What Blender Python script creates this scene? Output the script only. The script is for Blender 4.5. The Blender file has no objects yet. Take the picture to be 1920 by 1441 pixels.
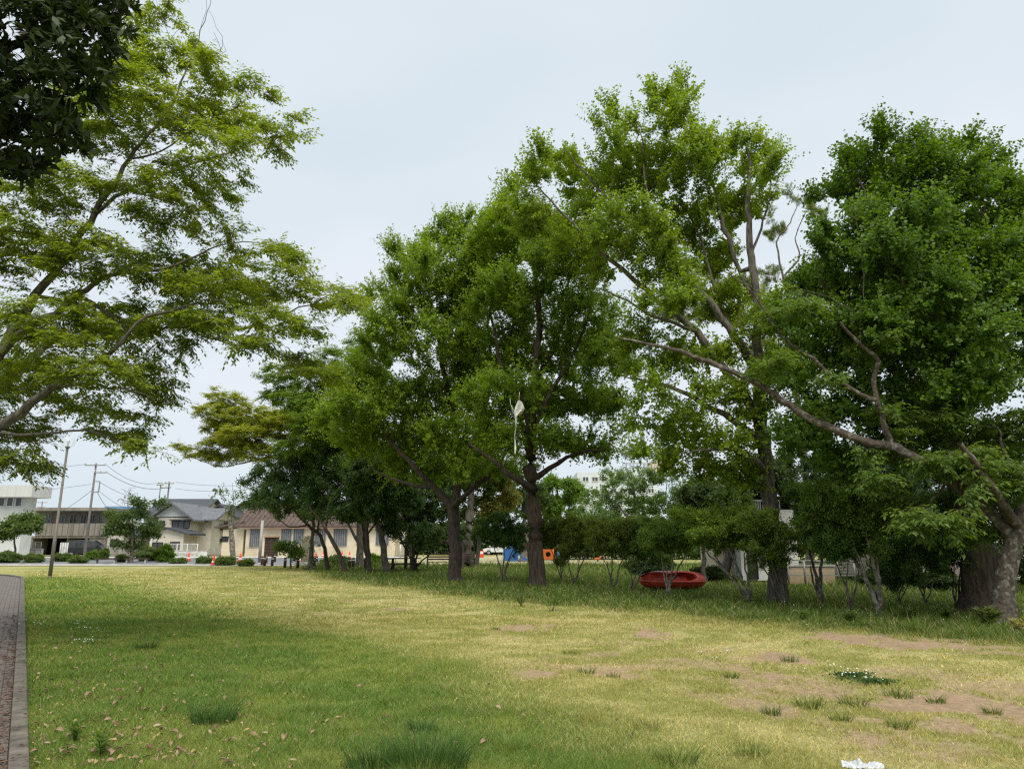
import bpy, math, random
import numpy as np
from mathutils import Vector

random.seed(7)
RN = np.random.default_rng(11)
C = bpy.context.scene.collection
SC = bpy.context.scene

# ------------------------------------------------------------------ camera, sky, sun, exposure
PITCH = math.radians(12.6)
FPX = 1331.0
EYE = 1.6
cam_d = bpy.data.cameras.new('camera')
cam_d.sensor_width = 36.0
cam_d.lens = FPX / 1920 * 36
cam_d.clip_start = 0.05
cam_d.clip_end = 5000
cam = bpy.data.objects.new('camera', cam_d)
cam.location = (0, 0, EYE)
cam.rotation_euler = (math.radians(90) + PITCH, 0, 0)
C.objects.link(cam)
SC.camera = cam

SUN_EL, SUN_AZ = math.radians(61), math.radians(166)      # azimuth measured from +Y towards +X
w = bpy.data.worlds.new('World')
SC.world = w
w.use_nodes = True
nt = w.node_tree
nt.nodes.clear()
wo = nt.nodes.new('ShaderNodeOutputWorld')
bg = nt.nodes.new('ShaderNodeBackground')
bg.inputs['Strength'].default_value = 0.1
sky = nt.nodes.new('ShaderNodeTexSky')
sky.sky_type = 'NISHITA'
sky.sun_disc = False
sky.sun_elevation = SUN_EL
sky.sun_rotation = SUN_AZ
tc = nt.nodes.new('ShaderNodeTexCoord')
mp = nt.nodes.new('ShaderNodeMapping')
mp.inputs['Scale'].default_value = (1.6, 1.6, 3.6)
no = nt.nodes.new('ShaderNodeTexNoise')
no.inputs['Scale'].default_value = 1.1
no.inputs['Detail'].default_value = 4.5
no.inputs['Roughness'].default_value = 0.42
no.inputs['Distortion'].default_value = 0.5
rp = nt.nodes.new('ShaderNodeValToRGB')
rp.color_ramp.elements[0].position = 0.34
rp.color_ramp.elements[0].color = (0.630, 0.722, 0.785, 1)
rp.color_ramp.elements[1].position = 0.66
rp.color_ramp.elements[1].color = (0.745, 0.797, 0.862, 1)
sc_ = nt.nodes.new('ShaderNodeVectorMath')
sc_.operation = 'SCALE'
sc_.inputs['Scale'].default_value = 8.9
mx = nt.nodes.new('ShaderNodeMix')
mx.data_type = 'RGBA'
mx.inputs[0].default_value = 0.97
nt.links.new(tc.outputs['Generated'], mp.inputs['Vector'])
nt.links.new(mp.outputs['Vector'], no.inputs['Vector'])
nt.links.new(no.outputs['Fac'], rp.inputs['Fac'])
nt.links.new(rp.outputs['Color'], sc_.inputs[0])
nt.links.new(sky.outputs['Color'], mx.inputs[6])
nt.links.new(sc_.outputs[0], mx.inputs[7])
nt.links.new(mx.outputs[2], bg.inputs['Color'])
nt.links.new(bg.outputs[0], wo.inputs['Surface'])

sun_d = bpy.data.lights.new('sun', 'SUN')
sun_d.energy = 3.3
sun_d.angle = math.radians(48)
sun_d.color = (1.0, 0.95, 0.86)
sun = bpy.data.objects.new('sun', sun_d)
_sd = Vector((math.sin(SUN_AZ) * math.cos(SUN_EL), math.cos(SUN_AZ) * math.cos(SUN_EL), math.sin(SUN_EL)))
sun.rotation_euler = _sd.to_track_quat('Z', 'Y').to_euler()
sun.location = (0, 0, 40)
C.objects.link(sun)

SC.view_settings.view_transform = 'Standard'
SC.view_settings.look = 'None'
SC.view_settings.exposure = 0.3
SC.view_settings.gamma = 1.0
SC.view_settings.use_curve_mapping = False
SC.cycles.use_denoising = False
SC.cycles.denoiser = 'OPENIMAGEDENOISE'
SC.cycles.denoising_input_passes = 'RGB_ALBEDO_NORMAL'
SC.cycles.denoising_prefilter = 'ACCURATE'
SC.cycles.max_bounces = 6
SC.cycles.diffuse_bounces = 3
SC.cycles.transmission_bounces = 4
SC.cycles.glossy_bounces = 2
SC.cycles.use_adaptive_sampling = False
SC.cycles.sample_clamp_indirect = 5
SC.cycles.filter_width = 1.3

# ------------------------------------------------------------------ pixel <-> place (photo pixels, 1920 x 1441)
cp, sp = math.cos(PITCH), math.sin(PITCH)

def ray(u, v):
    cx = (u - 960) / FPX
    cy = (720.5 - v) / FPX
    return np.array([cx, cp - cy * sp, sp + cy * cp])

def at(u, v, Y):
    d = ray(u, v)
    return np.array([0, 0, EYE]) + d * (Y / d[1])

def G(u, v, z=0.0):
    d = ray(u, v)
    return np.array([0, 0, EYE]) + d * ((z - EYE) / d[2])

# ------------------------------------------------------------------ small helpers
def link(o, parent=None):
    C.objects.link(o)
    if parent is not None:
        o.parent = parent
    return o

def tag(o, label=None, cat=None, group=None, kind=None):
    if label: o['label'] = label
    if cat: o['category'] = cat
    if group: o['group'] = group
    if kind: o['kind'] = kind
    return o

def thing(name, label, cat, loc=(0, 0, 0), rz=0.0, group=None):
    o = bpy.data.objects.new(name, None)
    o.empty_display_size = 0.2
    o.location = tuple(float(a) for a in loc)
    o.rotation_euler = (0, 0, rz)
    C.objects.link(o)
    return tag(o, label, cat, group)

def copy_tree(o, parent=None):
    c = o.copy()
    C.objects.link(c)
    if parent is not None:
        c.parent = parent
    for ch in list(o.children):
        copy_tree(ch, c)
    return c

def np_mesh(name, V, F, mat, smooth=False, col=None, parent=None, loc0=None):
    """V (n,3), F (m,k) -> one mesh object."""
    V = np.asarray(V, dtype=np.float32)
    if loc0 is not None:
        V = V - np.asarray(loc0, dtype=np.float32)
    F = np.asarray(F, dtype=np.int32)
    me = bpy.data.meshes.new(name)
    m, k = F.shape
    me.vertices.add(len(V))
    me.vertices.foreach_set('co', V.ravel())
    me.loops.add(m * k)
    me.loops.foreach_set('vertex_index', F.ravel())
    me.polygons.add(m)
    me.polygons.foreach_set('loop_start', np.arange(0, m * k, k, dtype=np.int32))
    me.polygons.foreach_set('loop_total', np.full(m, k, dtype=np.int32))
    if smooth:
        me.polygons.foreach_set('use_smooth', np.ones(m, dtype=bool))
    if col is not None:
        a = me.color_attributes.new('col', 'FLOAT_COLOR', 'POINT')
        c4 = np.ones((len(V), 4), dtype=np.float32)
        c4[:, :3] = col
        a.data.foreach_set('color', c4.ravel())
    me.update(calc_edges=True)
    me.materials.append(mat)
    o = bpy.data.objects.new(name, me)
    return link(o, parent)

class MB:
    """collects polygons; build() links them as ONE mesh object"""
    def __init__(s):
        s.v = []; s.f = []; s.sm = []
    def add(s, vs, fs, smooth=False):
        n = len(s.v)
        s.v += [tuple(float(c) for c in p) for p in vs]
        s.f += [tuple(i + n for i in f) for f in fs]
        s.sm += [smooth] * len(fs)
        return s
    def box(s, x0, x1, y0, y1, z0, z1):
        vs = [(x0, y0, z0), (x1, y0, z0), (x1, y1, z0), (x0, y1, z0), (x0, y0, z1), (x1, y0, z1), (x1, y1, z1), (x0, y1, z1)]
        return s.add(vs, [(0, 3, 2, 1), (4, 5, 6, 7), (0, 1, 5, 4), (1, 2, 6, 5), (2, 3, 7, 6), (3, 0, 4, 7)])
    def bar(s, p, q, wx, wy=None):
        """rectangular bar between two points"""
        wy = wy or wx
        p = Vector(p); q = Vector(q); d = (q - p).normalized()
        a = d.cross(Vector((0, 0, 1)))
        if a.length < 1e-3: a = Vector((1, 0, 0))
        a.normalize(); b = d.cross(a).normalized()
        vs = []
        for c in (p, q):
            for i, j in ((-1, -1), (1, -1), (1, 1), (-1, 1)):
                vs.append(c + a * (i * wx / 2) + b * (j * wy / 2))
        return s.add(vs, [(0, 1, 2, 3), (7, 6, 5, 4), (0, 4, 5, 1), (1, 5, 6, 2), (2, 6, 7, 3), (3, 7, 4, 0)])
    def tube(s, pts, rs, n=8, caps=True):
        pts = [Vector(p) for p in pts]
        if not hasattr(rs, '__len__'): rs = [rs] * len(pts)
        d0 = (pts[-1] - pts[0]).normalized()
        ref = Vector((0, 0, 1)) if abs(d0.z) < .9 else Vector((1, 0, 0))
        vs = []
        for i, p in enumerate(pts):
            t = (pts[min(i + 1, len(pts) - 1)] - pts[max(i - 1, 0)]).normalized()
            a = t.cross(ref).normalized(); b = t.cross(a)
            for k in range(n):
                an = 2 * math.pi * k / n
                vs.append(p + (a * math.cos(an) + b * math.sin(an)) * rs[i])
        fs = []
        for i in range(len(pts) - 1):
            for k in range(n):
                fs.append((i * n + k, i * n + (k + 1) % n, (i + 1) * n + (k + 1) % n, (i + 1) * n + k))
        s.add(vs, fs, True)
        if caps:
            m = len(s.v) - len(vs)
            s.f.append(tuple(m + k for k in range(n))[::-1]); s.sm.append(False)
            s.f.append(tuple(m + (len(pts) - 1) * n + k for k in range(n))); s.sm.append(False)
        return s
    def lathe(s, prof, n=20, c=(0, 0, 0)):
        vs = []
        for r, z in prof:
            for k in range(n):
                an = 2 * math.pi * k / n
                vs.append((c[0] + r * math.cos(an), c[1] + r * math.sin(an), c[2] + z))
        fs = []
        for i in range(len(prof) - 1):
            for k in range(n):
                fs.append((i * n + k, i * n + (k + 1) % n, (i + 1) * n + (k + 1) % n, (i + 1) * n + k))
        return s.add(vs, fs, True)
    def prism(s, prof, axis, a0, a1):
        """extrude a closed 2-D outline along 'x' (prof = y,z) or 'y' (prof = x,z)"""
        n = len(prof)
        vs = [((a0, p[0], p[1]) if axis == 'x' else (p[0], a0, p[1])) for p in prof]
        vs += [((a1, p[0], p[1]) if axis == 'x' else (p[0], a1, p[1])) for p in prof]
        fs = [tuple(range(n))[::-1], tuple(range(n, 2 * n))]
        fs += [(i, (i + 1) % n, n + (i + 1) % n, n + i) for i in range(n)]
        return s.add(vs, fs)
    def build(s, name, mat, parent=None, bevel=0.0):
        me = bpy.data.meshes.new(name)
        me.from_pydata(s.v, [], s.f)
        me.polygons.foreach_set('use_smooth', s.sm)
        me.update()
        import bmesh
        bm = bmesh.new(); bm.from_mesh(me)
        bmesh.ops.recalc_face_normals(bm, faces=bm.faces)
        bm.to_mesh(me); bm.free()
        me.materials.append(mat)
        o = bpy.data.objects.new(name, me)
        if bevel:
            b = o.modifiers.new('bevel', 'BEVEL'); b.width = bevel; b.segments = 2; b.limit_method = 'ANGLE'
        return link(o, parent)

# ------------------------------------------------------------------ noise in numpy
def _hash(ix, iy, seed):
    h = (ix.astype(np.int64) * 374761393 + iy.astype(np.int64) * 668265263 + seed * 974711) & 0x7fffffff
    h = (h ^ (h >> 13)) * 1274126177 & 0x7fffffff
    return ((h ^ (h >> 16)) & 0xffff) / 65535.0

def vnoise(x, y, seed=0):
    ix = np.floor(x); iy = np.floor(y)
    fx = x - ix; fy = y - iy
    fx = fx * fx * (3 - 2 * fx); fy = fy * fy * (3 - 2 * fy)
    a = _hash(ix, iy, seed); b = _hash(ix + 1, iy, seed)
    c = _hash(ix, iy + 1, seed); d = _hash(ix + 1, iy + 1, seed)
    return (a * (1 - fx) + b * fx) * (1 - fy) + (c * (1 - fx) + d * fx) * fy

def fbm(x, y, seed=0, o=4):
    t = 0; a = .5; s = 0
    for i in range(o):
        t = t + a * vnoise(x * 2 ** i + 17.3 * i, y * 2 ** i - 9.1 * i, seed + i); s += a; a *= .5
    return t / s

def sstep(a, b, x):
    t = np.clip((x - a) / (b - a), 0, 1)
    return t * t * (3 - 2 * t)

# ------------------------------------------------------------------ materials
def new_mat(name):
    m = bpy.data.materials.new(name); m.use_nodes = True
    t = m.node_tree; t.nodes.clear()
    out = t.nodes.new('ShaderNodeOutputMaterial')
    return m, t, out

def surf(name, c1, c2=None, scale=3.0, rough=0.75, bump=0.0, metal=0.0, spec=0.3, stretch=(1, 1, 1), detail=5, coat=0.0, lo=.35, hi=.65):
    m, t, out = new_mat(name)
    b = t.nodes.new('ShaderNodeBsdfPrincipled')
    b.inputs['Roughness'].default_value = rough
    b.inputs['Metallic'].default_value = metal
    b.inputs['Specular IOR Level'].default_value = spec
    b.inputs['Coat Weight'].default_value = coat
    co = t.nodes.new('ShaderNodeTexCoord'); ma = t.nodes.new('ShaderNodeMapping')
    ma.inputs['Scale'].default_value = stretch
    n = t.nodes.new('ShaderNodeTexNoise')
    n.inputs['Scale'].default_value = scale; n.inputs['Detail'].default_value = detail; n.inputs['Roughness'].default_value = .6
    r = t.nodes.new('ShaderNodeValToRGB')
    c2 = c2 or tuple(x * .75 for x in c1)
    r.color_ramp.elements[0].color = (*c2, 1); r.color_ramp.elements[1].color = (*c1, 1)
    r.color_ramp.elements[0].position = lo; r.color_ramp.elements[1].position = hi
    L = t.links.new
    L(co.outputs['Object'], ma.inputs[0]); L(ma.outputs[0], n.inputs['Vector']); L(n.outputs['Fac'], r.inputs[0])
    L(r.outputs[0], b.inputs['Base Color'])
    if bump:
        bu = t.nodes.new('ShaderNodeBump'); bu.inputs['Strength'].default_value = bump; bu.inputs['Distance'].default_value = .05
        L(n.outputs['Fac'], bu.inputs['Height']); L(bu.outputs[0], b.inputs['Normal'])
    L(b.outputs[0], out.inputs[0])
    return m

def leaf_mat(name, trans=0.46, rough=0.5, spec=0.35):
    m, t, out = new_mat(name)
    a = t.nodes.new('ShaderNodeAttribute'); a.attribute_name = 'col'
    b = t.nodes.new('ShaderNodeBsdfPrincipled')
    b.inputs['Roughness'].default_value = rough
    b.inputs['Specular IOR Level'].default_value = spec
    tr = t.nodes.new('ShaderNodeBsdfTranslucent')
    g = t.nodes.new('ShaderNodeMix'); g.data_type = 'RGBA'; g.blend_type = 'MULTIPLY'; g.inputs[0].default_value = 1
    g.inputs[7].default_value = (1.65, 1.55, 0.5, 1)
    ms = t.nodes.new('ShaderNodeMixShader'); ms.inputs[0].default_value = trans
    L = t.links.new
    L(a.outputs['Color'], b.inputs['Base Color']); L(a.outputs['Color'], g.inputs[6]); L(g.outputs[2], tr.inputs[0])
    L(b.outputs[0], ms.inputs[1]); L(tr.outputs[0], ms.inputs[2]); L(ms.outputs[0], out.inputs[0])
    return m

def bark_mat(name, c1, c2, scale=6.0, vert=0.25, bump=0.6, lichen=None, lt=.52):
    m, t, out = new_mat(name)
    L = t.links.new
    b = t.nodes.new('ShaderNodeBsdfPrincipled'); b.inputs['Roughness'].default_value = .88; b.inputs['Specular IOR Level'].default_value = .2
    co = t.nodes.new('ShaderNodeTexCoord'); ma = t.nodes.new('ShaderNodeMapping'); ma.inputs['Scale'].default_value = (1, 1, vert)
    n = t.nodes.new('ShaderNodeTexNoise'); n.inputs['Scale'].default_value = scale * 2; n.inputs['Detail'].default_value = 6; n.inputs['Roughness'].default_value = .7
    r = t.nodes.new('ShaderNodeValToRGB')
    r.color_ramp.elements[0].color = (*c2, 1); r.color_ramp.elements[1].color = (*c1, 1)
    r.color_ramp.elements[0].position = .38; r.color_ramp.elements[1].position = .62
    L(co.outputs['Object'], ma.inputs[0]); L(ma.outputs[0], n.inputs['Vector']); L(n.outputs['Fac'], r.inputs[0])
    colour = r.outputs[0]
    if lichen:
        n2 = t.nodes.new('ShaderNodeTexNoise'); n2.inputs['Scale'].default_value = 8; n2.inputs['Detail'].default_value = 5
        r2 = t.nodes.new('ShaderNodeValToRGB'); r2.color_ramp.elements[0].position = lt; r2.color_ramp.elements[1].position = lt + .09
        mi = t.nodes.new('ShaderNodeMix'); mi.data_type = 'RGBA'; mi.inputs[7].default_value = (*lichen, 1)
        L(co.outputs['Object'], n2.inputs['Vector']); L(n2.outputs['Fac'], r2.inputs[0]); L(r2.outputs[0], mi.inputs[0])
        L(colour, mi.inputs[6]); colour = mi.outputs[2]
    L(colour, b.inputs['Base Color'])
    bu = t.nodes.new('ShaderNodeBump'); bu.inputs['Strength'].default_value = bump; bu.inputs['Distance'].default_value = .06
    L(n.outputs['Fac'], bu.inputs['Height']); L(bu.outputs[0], b.inputs['Normal'])
    L(b.outputs[0], out.inputs[0])
    return m

def glass_mat(name, c=(0.03, 0.035, 0.04), rough=.08):
    return surf(name, c, tuple(x * .6 for x in c), 1.5, rough, spec=.6)

LEAF = leaf_mat('leaf')
LEAF_GLOSS = leaf_mat('glossy_leaf', .15, .45, .16)
GRASS = leaf_mat('grass_blade', .3, .6, .25)
BARK_GINKGO = bark_mat('ginkgo_bark', (.088, .068, .050), (.028, .021, .016), 7, .18)
BARK_GREY = bark_mat('grey_bark', (.19, .17, .14), (.065, .056, .046), 6, .3)
BARK_PALE = bark_mat('pale_bark', (.22, .19, .155), (.08, .066, .055), 5, .6, .5, (.28, .27, .22))
BARK_DARK = bark_mat('dark_bark', (.085, .068, .055), (.03, .024, .02), 7, .3)
BARK_CHERRY = bark_mat('cherry_bark', (.13, .105, .085), (.045, .036, .03), 7, .8, .6, (.20, .19, .165), .54)
WHITE = surf('white_paint', (.72, .72, .69), (.5, .5, .47), 2.0, .6)
CREAM = surf('cream_plaster', (.66, .57, .42), (.44, .38, .28), .7, .85, lo=.3, hi=.6)
BEIGE = surf('beige_siding', (.64, .59, .50), (.54, .50, .42), 1.2, .8)
PALE_GREEN = surf('pale_green_cladding', (.50, .56, .52), (.42, .47, .44), 1.2, .8)
CONC = surf('concrete', (.30, .275, .235), (.17, .155, .13), .9, .9, .2, stretch=(1.6, 1.6, .35))
CONC_PALE = surf('pale_concrete', (.42, .41, .38), (.27, .26, .24), 1.6, .9, .2)
TILE_GREY = surf('grey_roof_tile', (.17, .175, .19), (.10, .105, .115), 3, .6)
TILE_DARK = surf('dark_roof_tile', (.07, .075, .085), (.045, .05, .055), 3, .55)
METAL_GREY = surf('grey_metal', (.32, .32, .31), (.22, .22, .21), 4, .45, metal=.3)
POLE_BROWN = surf('brown_painted_pole', (.17, .15, .12), (.09, .08, .065), 5, .55, stretch=(1, 1, .2))
DARK_WOOD = surf('dark_wood', (.075, .05, .035), (.035, .024, .018), 8, .75, .2, stretch=(.3, 1, 1))
POST_WOOD = surf('weathered_post', (.10, .07, .05), (.045, .033, .026), 6, .85)
BLACK = surf('black_paint', (.02, .02, .022), (.012, .012, .012), 4, .6)  # plain black for window frames, bumper, spring and handle
GLASS = glass_mat('window_glass', (.05, .055, .06))
PORT_SHADE = surf('car_port_shade', (.012, .012, .012), (.006, .006, .006), 2, .9)  # near-black wall colour, stands in for the shade inside the car port
CAR_BLACK = surf('black_car_paint', (.012, .013, .016), (.010, .010, .012), 2, .3, spec=.5, coat=.2)
CAR_WHITE = surf('white_car_paint', (.75, .76, .78), (.65, .66, .68), 1, .3, spec=.5, coat=.4)
CAR_SILVER = surf('silver_car_paint', (.42, .44, .46), (.36, .37, .39), 1, .3, metal=.5)
RUBBER = surf('rubber', (.02, .02, .02), (.012, .012, .012), 8, .85)
ORANGE = surf('cone_orange', (.85, .07, .025), (.65, .05, .02), 5, .5)
REFLECT = surf('reflective_white', (.8, .8, .78), (.65, .65, .62), 5, .5)
RED_PLASTIC = surf('faded_red_plastic', (.46, .050, .022), (.27, .028, .014), 5, .45, .05, spec=.4, detail=9)
BLUE_PLAY = surf('blue_play_paint', (.035, .13, .38), (.03, .10, .28), 3, .45)
SKY_PLAY = surf('pale_blue_play_paint', (.16, .50, .72), (.12, .4, .6), 3, .45)
ORANGE_PLAY = surf('orange_play_paint', (.50, .12, .03), (.38, .085, .02), 3, .45)
BLUE_ROOF = surf('blue_sheet_roof', (.06, .17, .30), (.045, .12, .22), 1.5, .5)
STONE = surf('monument_stone', (.30, .27, .19), (.20, .18, .13), 3, .8, .2)

# ------------------------------------------------------------------ where the grass is green, dry, lush or worn away
def gpoly(pts):
    return np.array([G(u, v)[:2] for u, v in pts])

def poly_sdist(px, py, P):
    """signed distance to polygon, negative inside"""
    d = np.full(px.shape, 1e9); inside = np.zeros(px.shape, bool)
    n = len(P)
    for i in range(n):
        ax, ay = P[i]; bx, by = P[(i + 1) % n]
        ex, ey = bx - ax, by - ay
        t = np.clip(((px - ax) * ex + (py - ay) * ey) / (ex * ex + ey * ey + 1e-12), 0, 1)
        d = np.minimum(d, np.hypot(px - ax - t * ex, py - ay - t * ey))
        c = ((ay > py) != (by > py)) & (px < (bx - ax) * (py - ay) / (by - ay + 1e-12) + ax)
        inside ^= c
    return np.where(inside, -d, d)

GREEN_P = gpoly([(-400, 1441), (-60, 1085), (60, 1080), (165, 1082), (270, 1105), (400, 1135), (560, 1175), (740, 1205), (850, 1245), (960, 1300), (1120, 1345), (1240, 1395), (1420, 1441)])
GREEN_P = np.vstack([GREEN_P, [[3.0, 3.0], [1.0, -8], [-12, -8]]])
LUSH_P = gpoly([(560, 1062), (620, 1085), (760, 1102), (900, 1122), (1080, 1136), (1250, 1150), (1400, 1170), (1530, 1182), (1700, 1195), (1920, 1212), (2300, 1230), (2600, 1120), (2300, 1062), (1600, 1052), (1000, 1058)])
SOIL = []
def soil(u, v, ru, rv, k=1.0):
    c = G(u, v); ex = abs(G(u + ru, v)[0] - c[0]); a = G(u, v - rv); b = G(u, v + rv)
    SOIL.append((c[0], (a[1] + b[1]) / 2, ex, abs(a[1] - b[1]) / 2 + .05, k))
for s_ in [(985, 1178, 75, 13), (1208, 1185, 40, 10), (1000, 1264, 60, 11), (1140, 1262, 90, 12, .9), (1120, 1222, 60, 7, .8),
           (1400, 1265, 120, 20, .95), (1480, 1232, 45, 10), (1600, 1196, 90, 9), (1740, 1208, 150, 13), (1860, 1222, 80, 10, .8),
           (1250, 1245, 70, 9, .8), (1440, 1325, 90, 20, .9), (1700, 1330, 110, 24), (1830, 1320, 120, 35), (1640, 1390, 70, 25, .95), (1760, 1400, 110, 30, .75),
           (1900, 1380, 90, 45, .95), (1790, 1350, 220, 62, .97), (1480, 1290, 170, 30, .85), (1280, 1240, 170, 16, .75), (1700, 1262, 160, 12, .7), (1120, 1250, 200, 14, .6), (1760, 1370, 120, 26, .85), (1850, 1290, 110, 18, .8), (1690, 1300, 70, 14, .7), (1500, 1300, 80, 12, .7), (1560, 1350, 60, 16, .7), (1420, 1235, 80, 8, .6), (1300, 1215, 70, 6, .6), (750, 1141, 28, 3, .8), (655, 1124, 40, 3, .6), (820, 1157, 40, 3, .6), (1050, 1228, 60, 5, .7), (1330, 1300, 60, 8, .7),
           (1560, 1265, 50, 7, .7), (1150, 1205, 90, 5, .5)]:
    soil(*s_)
KERB_A = G(58, 1441)[:2]; KERB_B = G(46, 1078)[:2]
KDIR = (KERB_B - KERB_A) / np.linalg.norm(KERB_B - KERB_A)
KNRM = np.array([-KDIR[1], KDIR[0]])                   # points to the left, over the path
KLEN = np.linalg.norm(KERB_B - KERB_A)
def path_coords(x, y):
    s = (x - KERB_A[0]) * KDIR[0] + (y - KERB_A[1]) * KDIR[1]
    t = (x - KERB_A[0]) * KNRM[0] + (y - KERB_A[1]) * KNRM[1]
    return s, t

def zones(x, y):
    n1 = fbm(x * .8, y * .8, 3); n2 = fbm(x * 2.7, y * 2.7, 9); n3 = fbm(x * .25, y * .25, 21)
    dist = np.hypot(x, y)
    amp = .6 + dist * .035
    g = poly_sdist(x, y, GREEN_P) + (n1 - .5) * 2.6 * amp + (n2 - .5) * .9
    green = 1 - sstep(-.9 * amp, .9 * amp, g)
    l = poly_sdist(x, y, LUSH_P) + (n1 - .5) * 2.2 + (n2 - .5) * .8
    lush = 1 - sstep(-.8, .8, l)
    s = np.zeros_like(x)
    n4 = fbm(x * 7.5, y * 7.5, 91, 3)
    for cx, cy, rx, ry, k in SOIL:
        d = np.hypot((x - cx) / rx, (y - cy) / ry)
        s = np.maximum(s, k * (1 - sstep(.55, 1.15, d + (n2 - .5) * 1.5 + (n4 - .5) * .9 + (n1 - .5) * .6)))
    s = s * sstep(.2, .42, fbm(x * 4.5, y * 4.5, 33) + s * .25)
    s = s * (1 - .93 * sstep(.62, .72, fbm(x * 2.3 + 4, y * 2.3, 141, 4)))
    s = s * (1 - green * .9)
    return green, lush, s, n1, n2, n3

def ground_z(x, y):
    z = (fbm(x * .35, y * .35, 50, 3) - .5) * .10 + (fbm(x * 1.6, y * 1.6, 60, 3) - .5) * .035
    s, t = path_coords(x, y)
    k = sstep(.3, 1.2, np.abs(t - 1.6) - 1.9)
    k = np.where(s > KLEN + 6, 1.0, k)
    k = k * (1 - sstep(44, 50, y))
    return z * k

# ---- ground sheet
def grow_axis(a, b, fine0, step, ratio):
    xs = [0.0]
    st = step
    while xs[-1] < b:
        if xs[-1] > fine0: st *= ratio
        xs.append(xs[-1] + st)
    return xs
xp = grow_axis(0, 2600, 9, .13, 1.055)
xs = np.array([-a for a in xp[::-1][:-1]] + xp)
yp = grow_axis(0, 3000, 16, .11, 1.03)
ys = np.array([-400, -150, -60, -30, -15, -8, -4, -2, 0, 1, 2, 3] + [3.5 + a for a in yp])
XX, YY = np.meshgrid(xs, ys)
gx, gy = XX.ravel(), YY.ravel()
gr, lu, so, n1, n2, n3 = zones(gx, gy)
gz = ground_z(gx, gy) - so * .012

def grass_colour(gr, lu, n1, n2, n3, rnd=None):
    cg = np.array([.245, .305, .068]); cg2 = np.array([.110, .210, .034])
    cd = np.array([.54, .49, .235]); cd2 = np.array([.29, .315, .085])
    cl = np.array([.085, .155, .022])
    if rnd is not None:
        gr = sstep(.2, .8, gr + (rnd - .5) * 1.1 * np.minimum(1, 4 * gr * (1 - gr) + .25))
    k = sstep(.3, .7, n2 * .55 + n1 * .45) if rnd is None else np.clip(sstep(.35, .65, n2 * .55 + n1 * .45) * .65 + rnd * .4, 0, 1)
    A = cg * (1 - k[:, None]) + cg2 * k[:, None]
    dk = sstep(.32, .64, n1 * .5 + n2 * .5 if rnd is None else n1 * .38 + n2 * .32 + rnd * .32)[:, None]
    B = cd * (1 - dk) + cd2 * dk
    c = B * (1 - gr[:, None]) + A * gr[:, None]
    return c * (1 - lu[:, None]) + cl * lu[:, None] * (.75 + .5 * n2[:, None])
gcol = grass_colour(gr, lu, n1, n2, n3) * .72
scol = np.array([.315, .225, .145]) * (.82 + .36 * n2[:, None])
th = so[:, None]
litter = (lu * sstep(.5, .75, n2))[:, None] * .35
gcol = gcol * (1 - litter) + np.array([.12, .085, .05]) * litter
gcol = gcol * (1 - th) + scol * th
nx, ny = len(xs), len(ys)
ii = np.arange((ny - 1) * (nx - 1)); r_ = ii // (nx - 1); c_ = ii % (nx - 1)
q = r_ * nx + c_
GF = np.stack([q, q + 1, q + nx + 1, q + nx], 1)

m, t, out = new_mat('park_ground')
L = t.links.new
a = t.nodes.new('ShaderNodeAttribute'); a.attribute_name = 'col'
b = t.nodes.new('ShaderNodeBsdfPrincipled'); b.inputs['Roughness'].default_value = .95; b.inputs['Specular IOR Level'].default_value = .1
co = t.nodes.new('ShaderNodeTexCoord')
n = t.nodes.new('ShaderNodeTexNoise'); n.inputs['Scale'].default_value = 14; n.inputs['Detail'].default_value = 8; n.inputs['Roughness'].default_value = .75
r = t.nodes.new('ShaderNodeMapRange'); r.inputs[1].default_value = .3; r.inputs[2].default_value = .7; r.inputs[3].default_value = .62; r.inputs[4].default_value = 1.38
mm = t.nodes.new('ShaderNodeVectorMath'); mm.operation = 'SCALE'
bu = t.nodes.new('ShaderNodeBump'); bu.inputs['Strength'].default_value = .8; bu.inputs['Distance'].default_value = .03
L(co.outputs['Object'], n.inputs['Vector']); L(n.outputs['Fac'], r.inputs[0]); L(a.outputs['Color'], mm.inputs[0]); L(r.outputs[0], mm.inputs['Scale'])
L(mm.outputs[0], b.inputs['Base Color']); L(n.outputs['Fac'], bu.inputs['Height']); L(bu.outputs[0], b.inputs['Normal']); L(b.outputs[0], out.inputs[0])
GROUND_MAT = m
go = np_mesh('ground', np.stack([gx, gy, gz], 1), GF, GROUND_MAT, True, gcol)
go['kind'] = 'structure'

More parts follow.
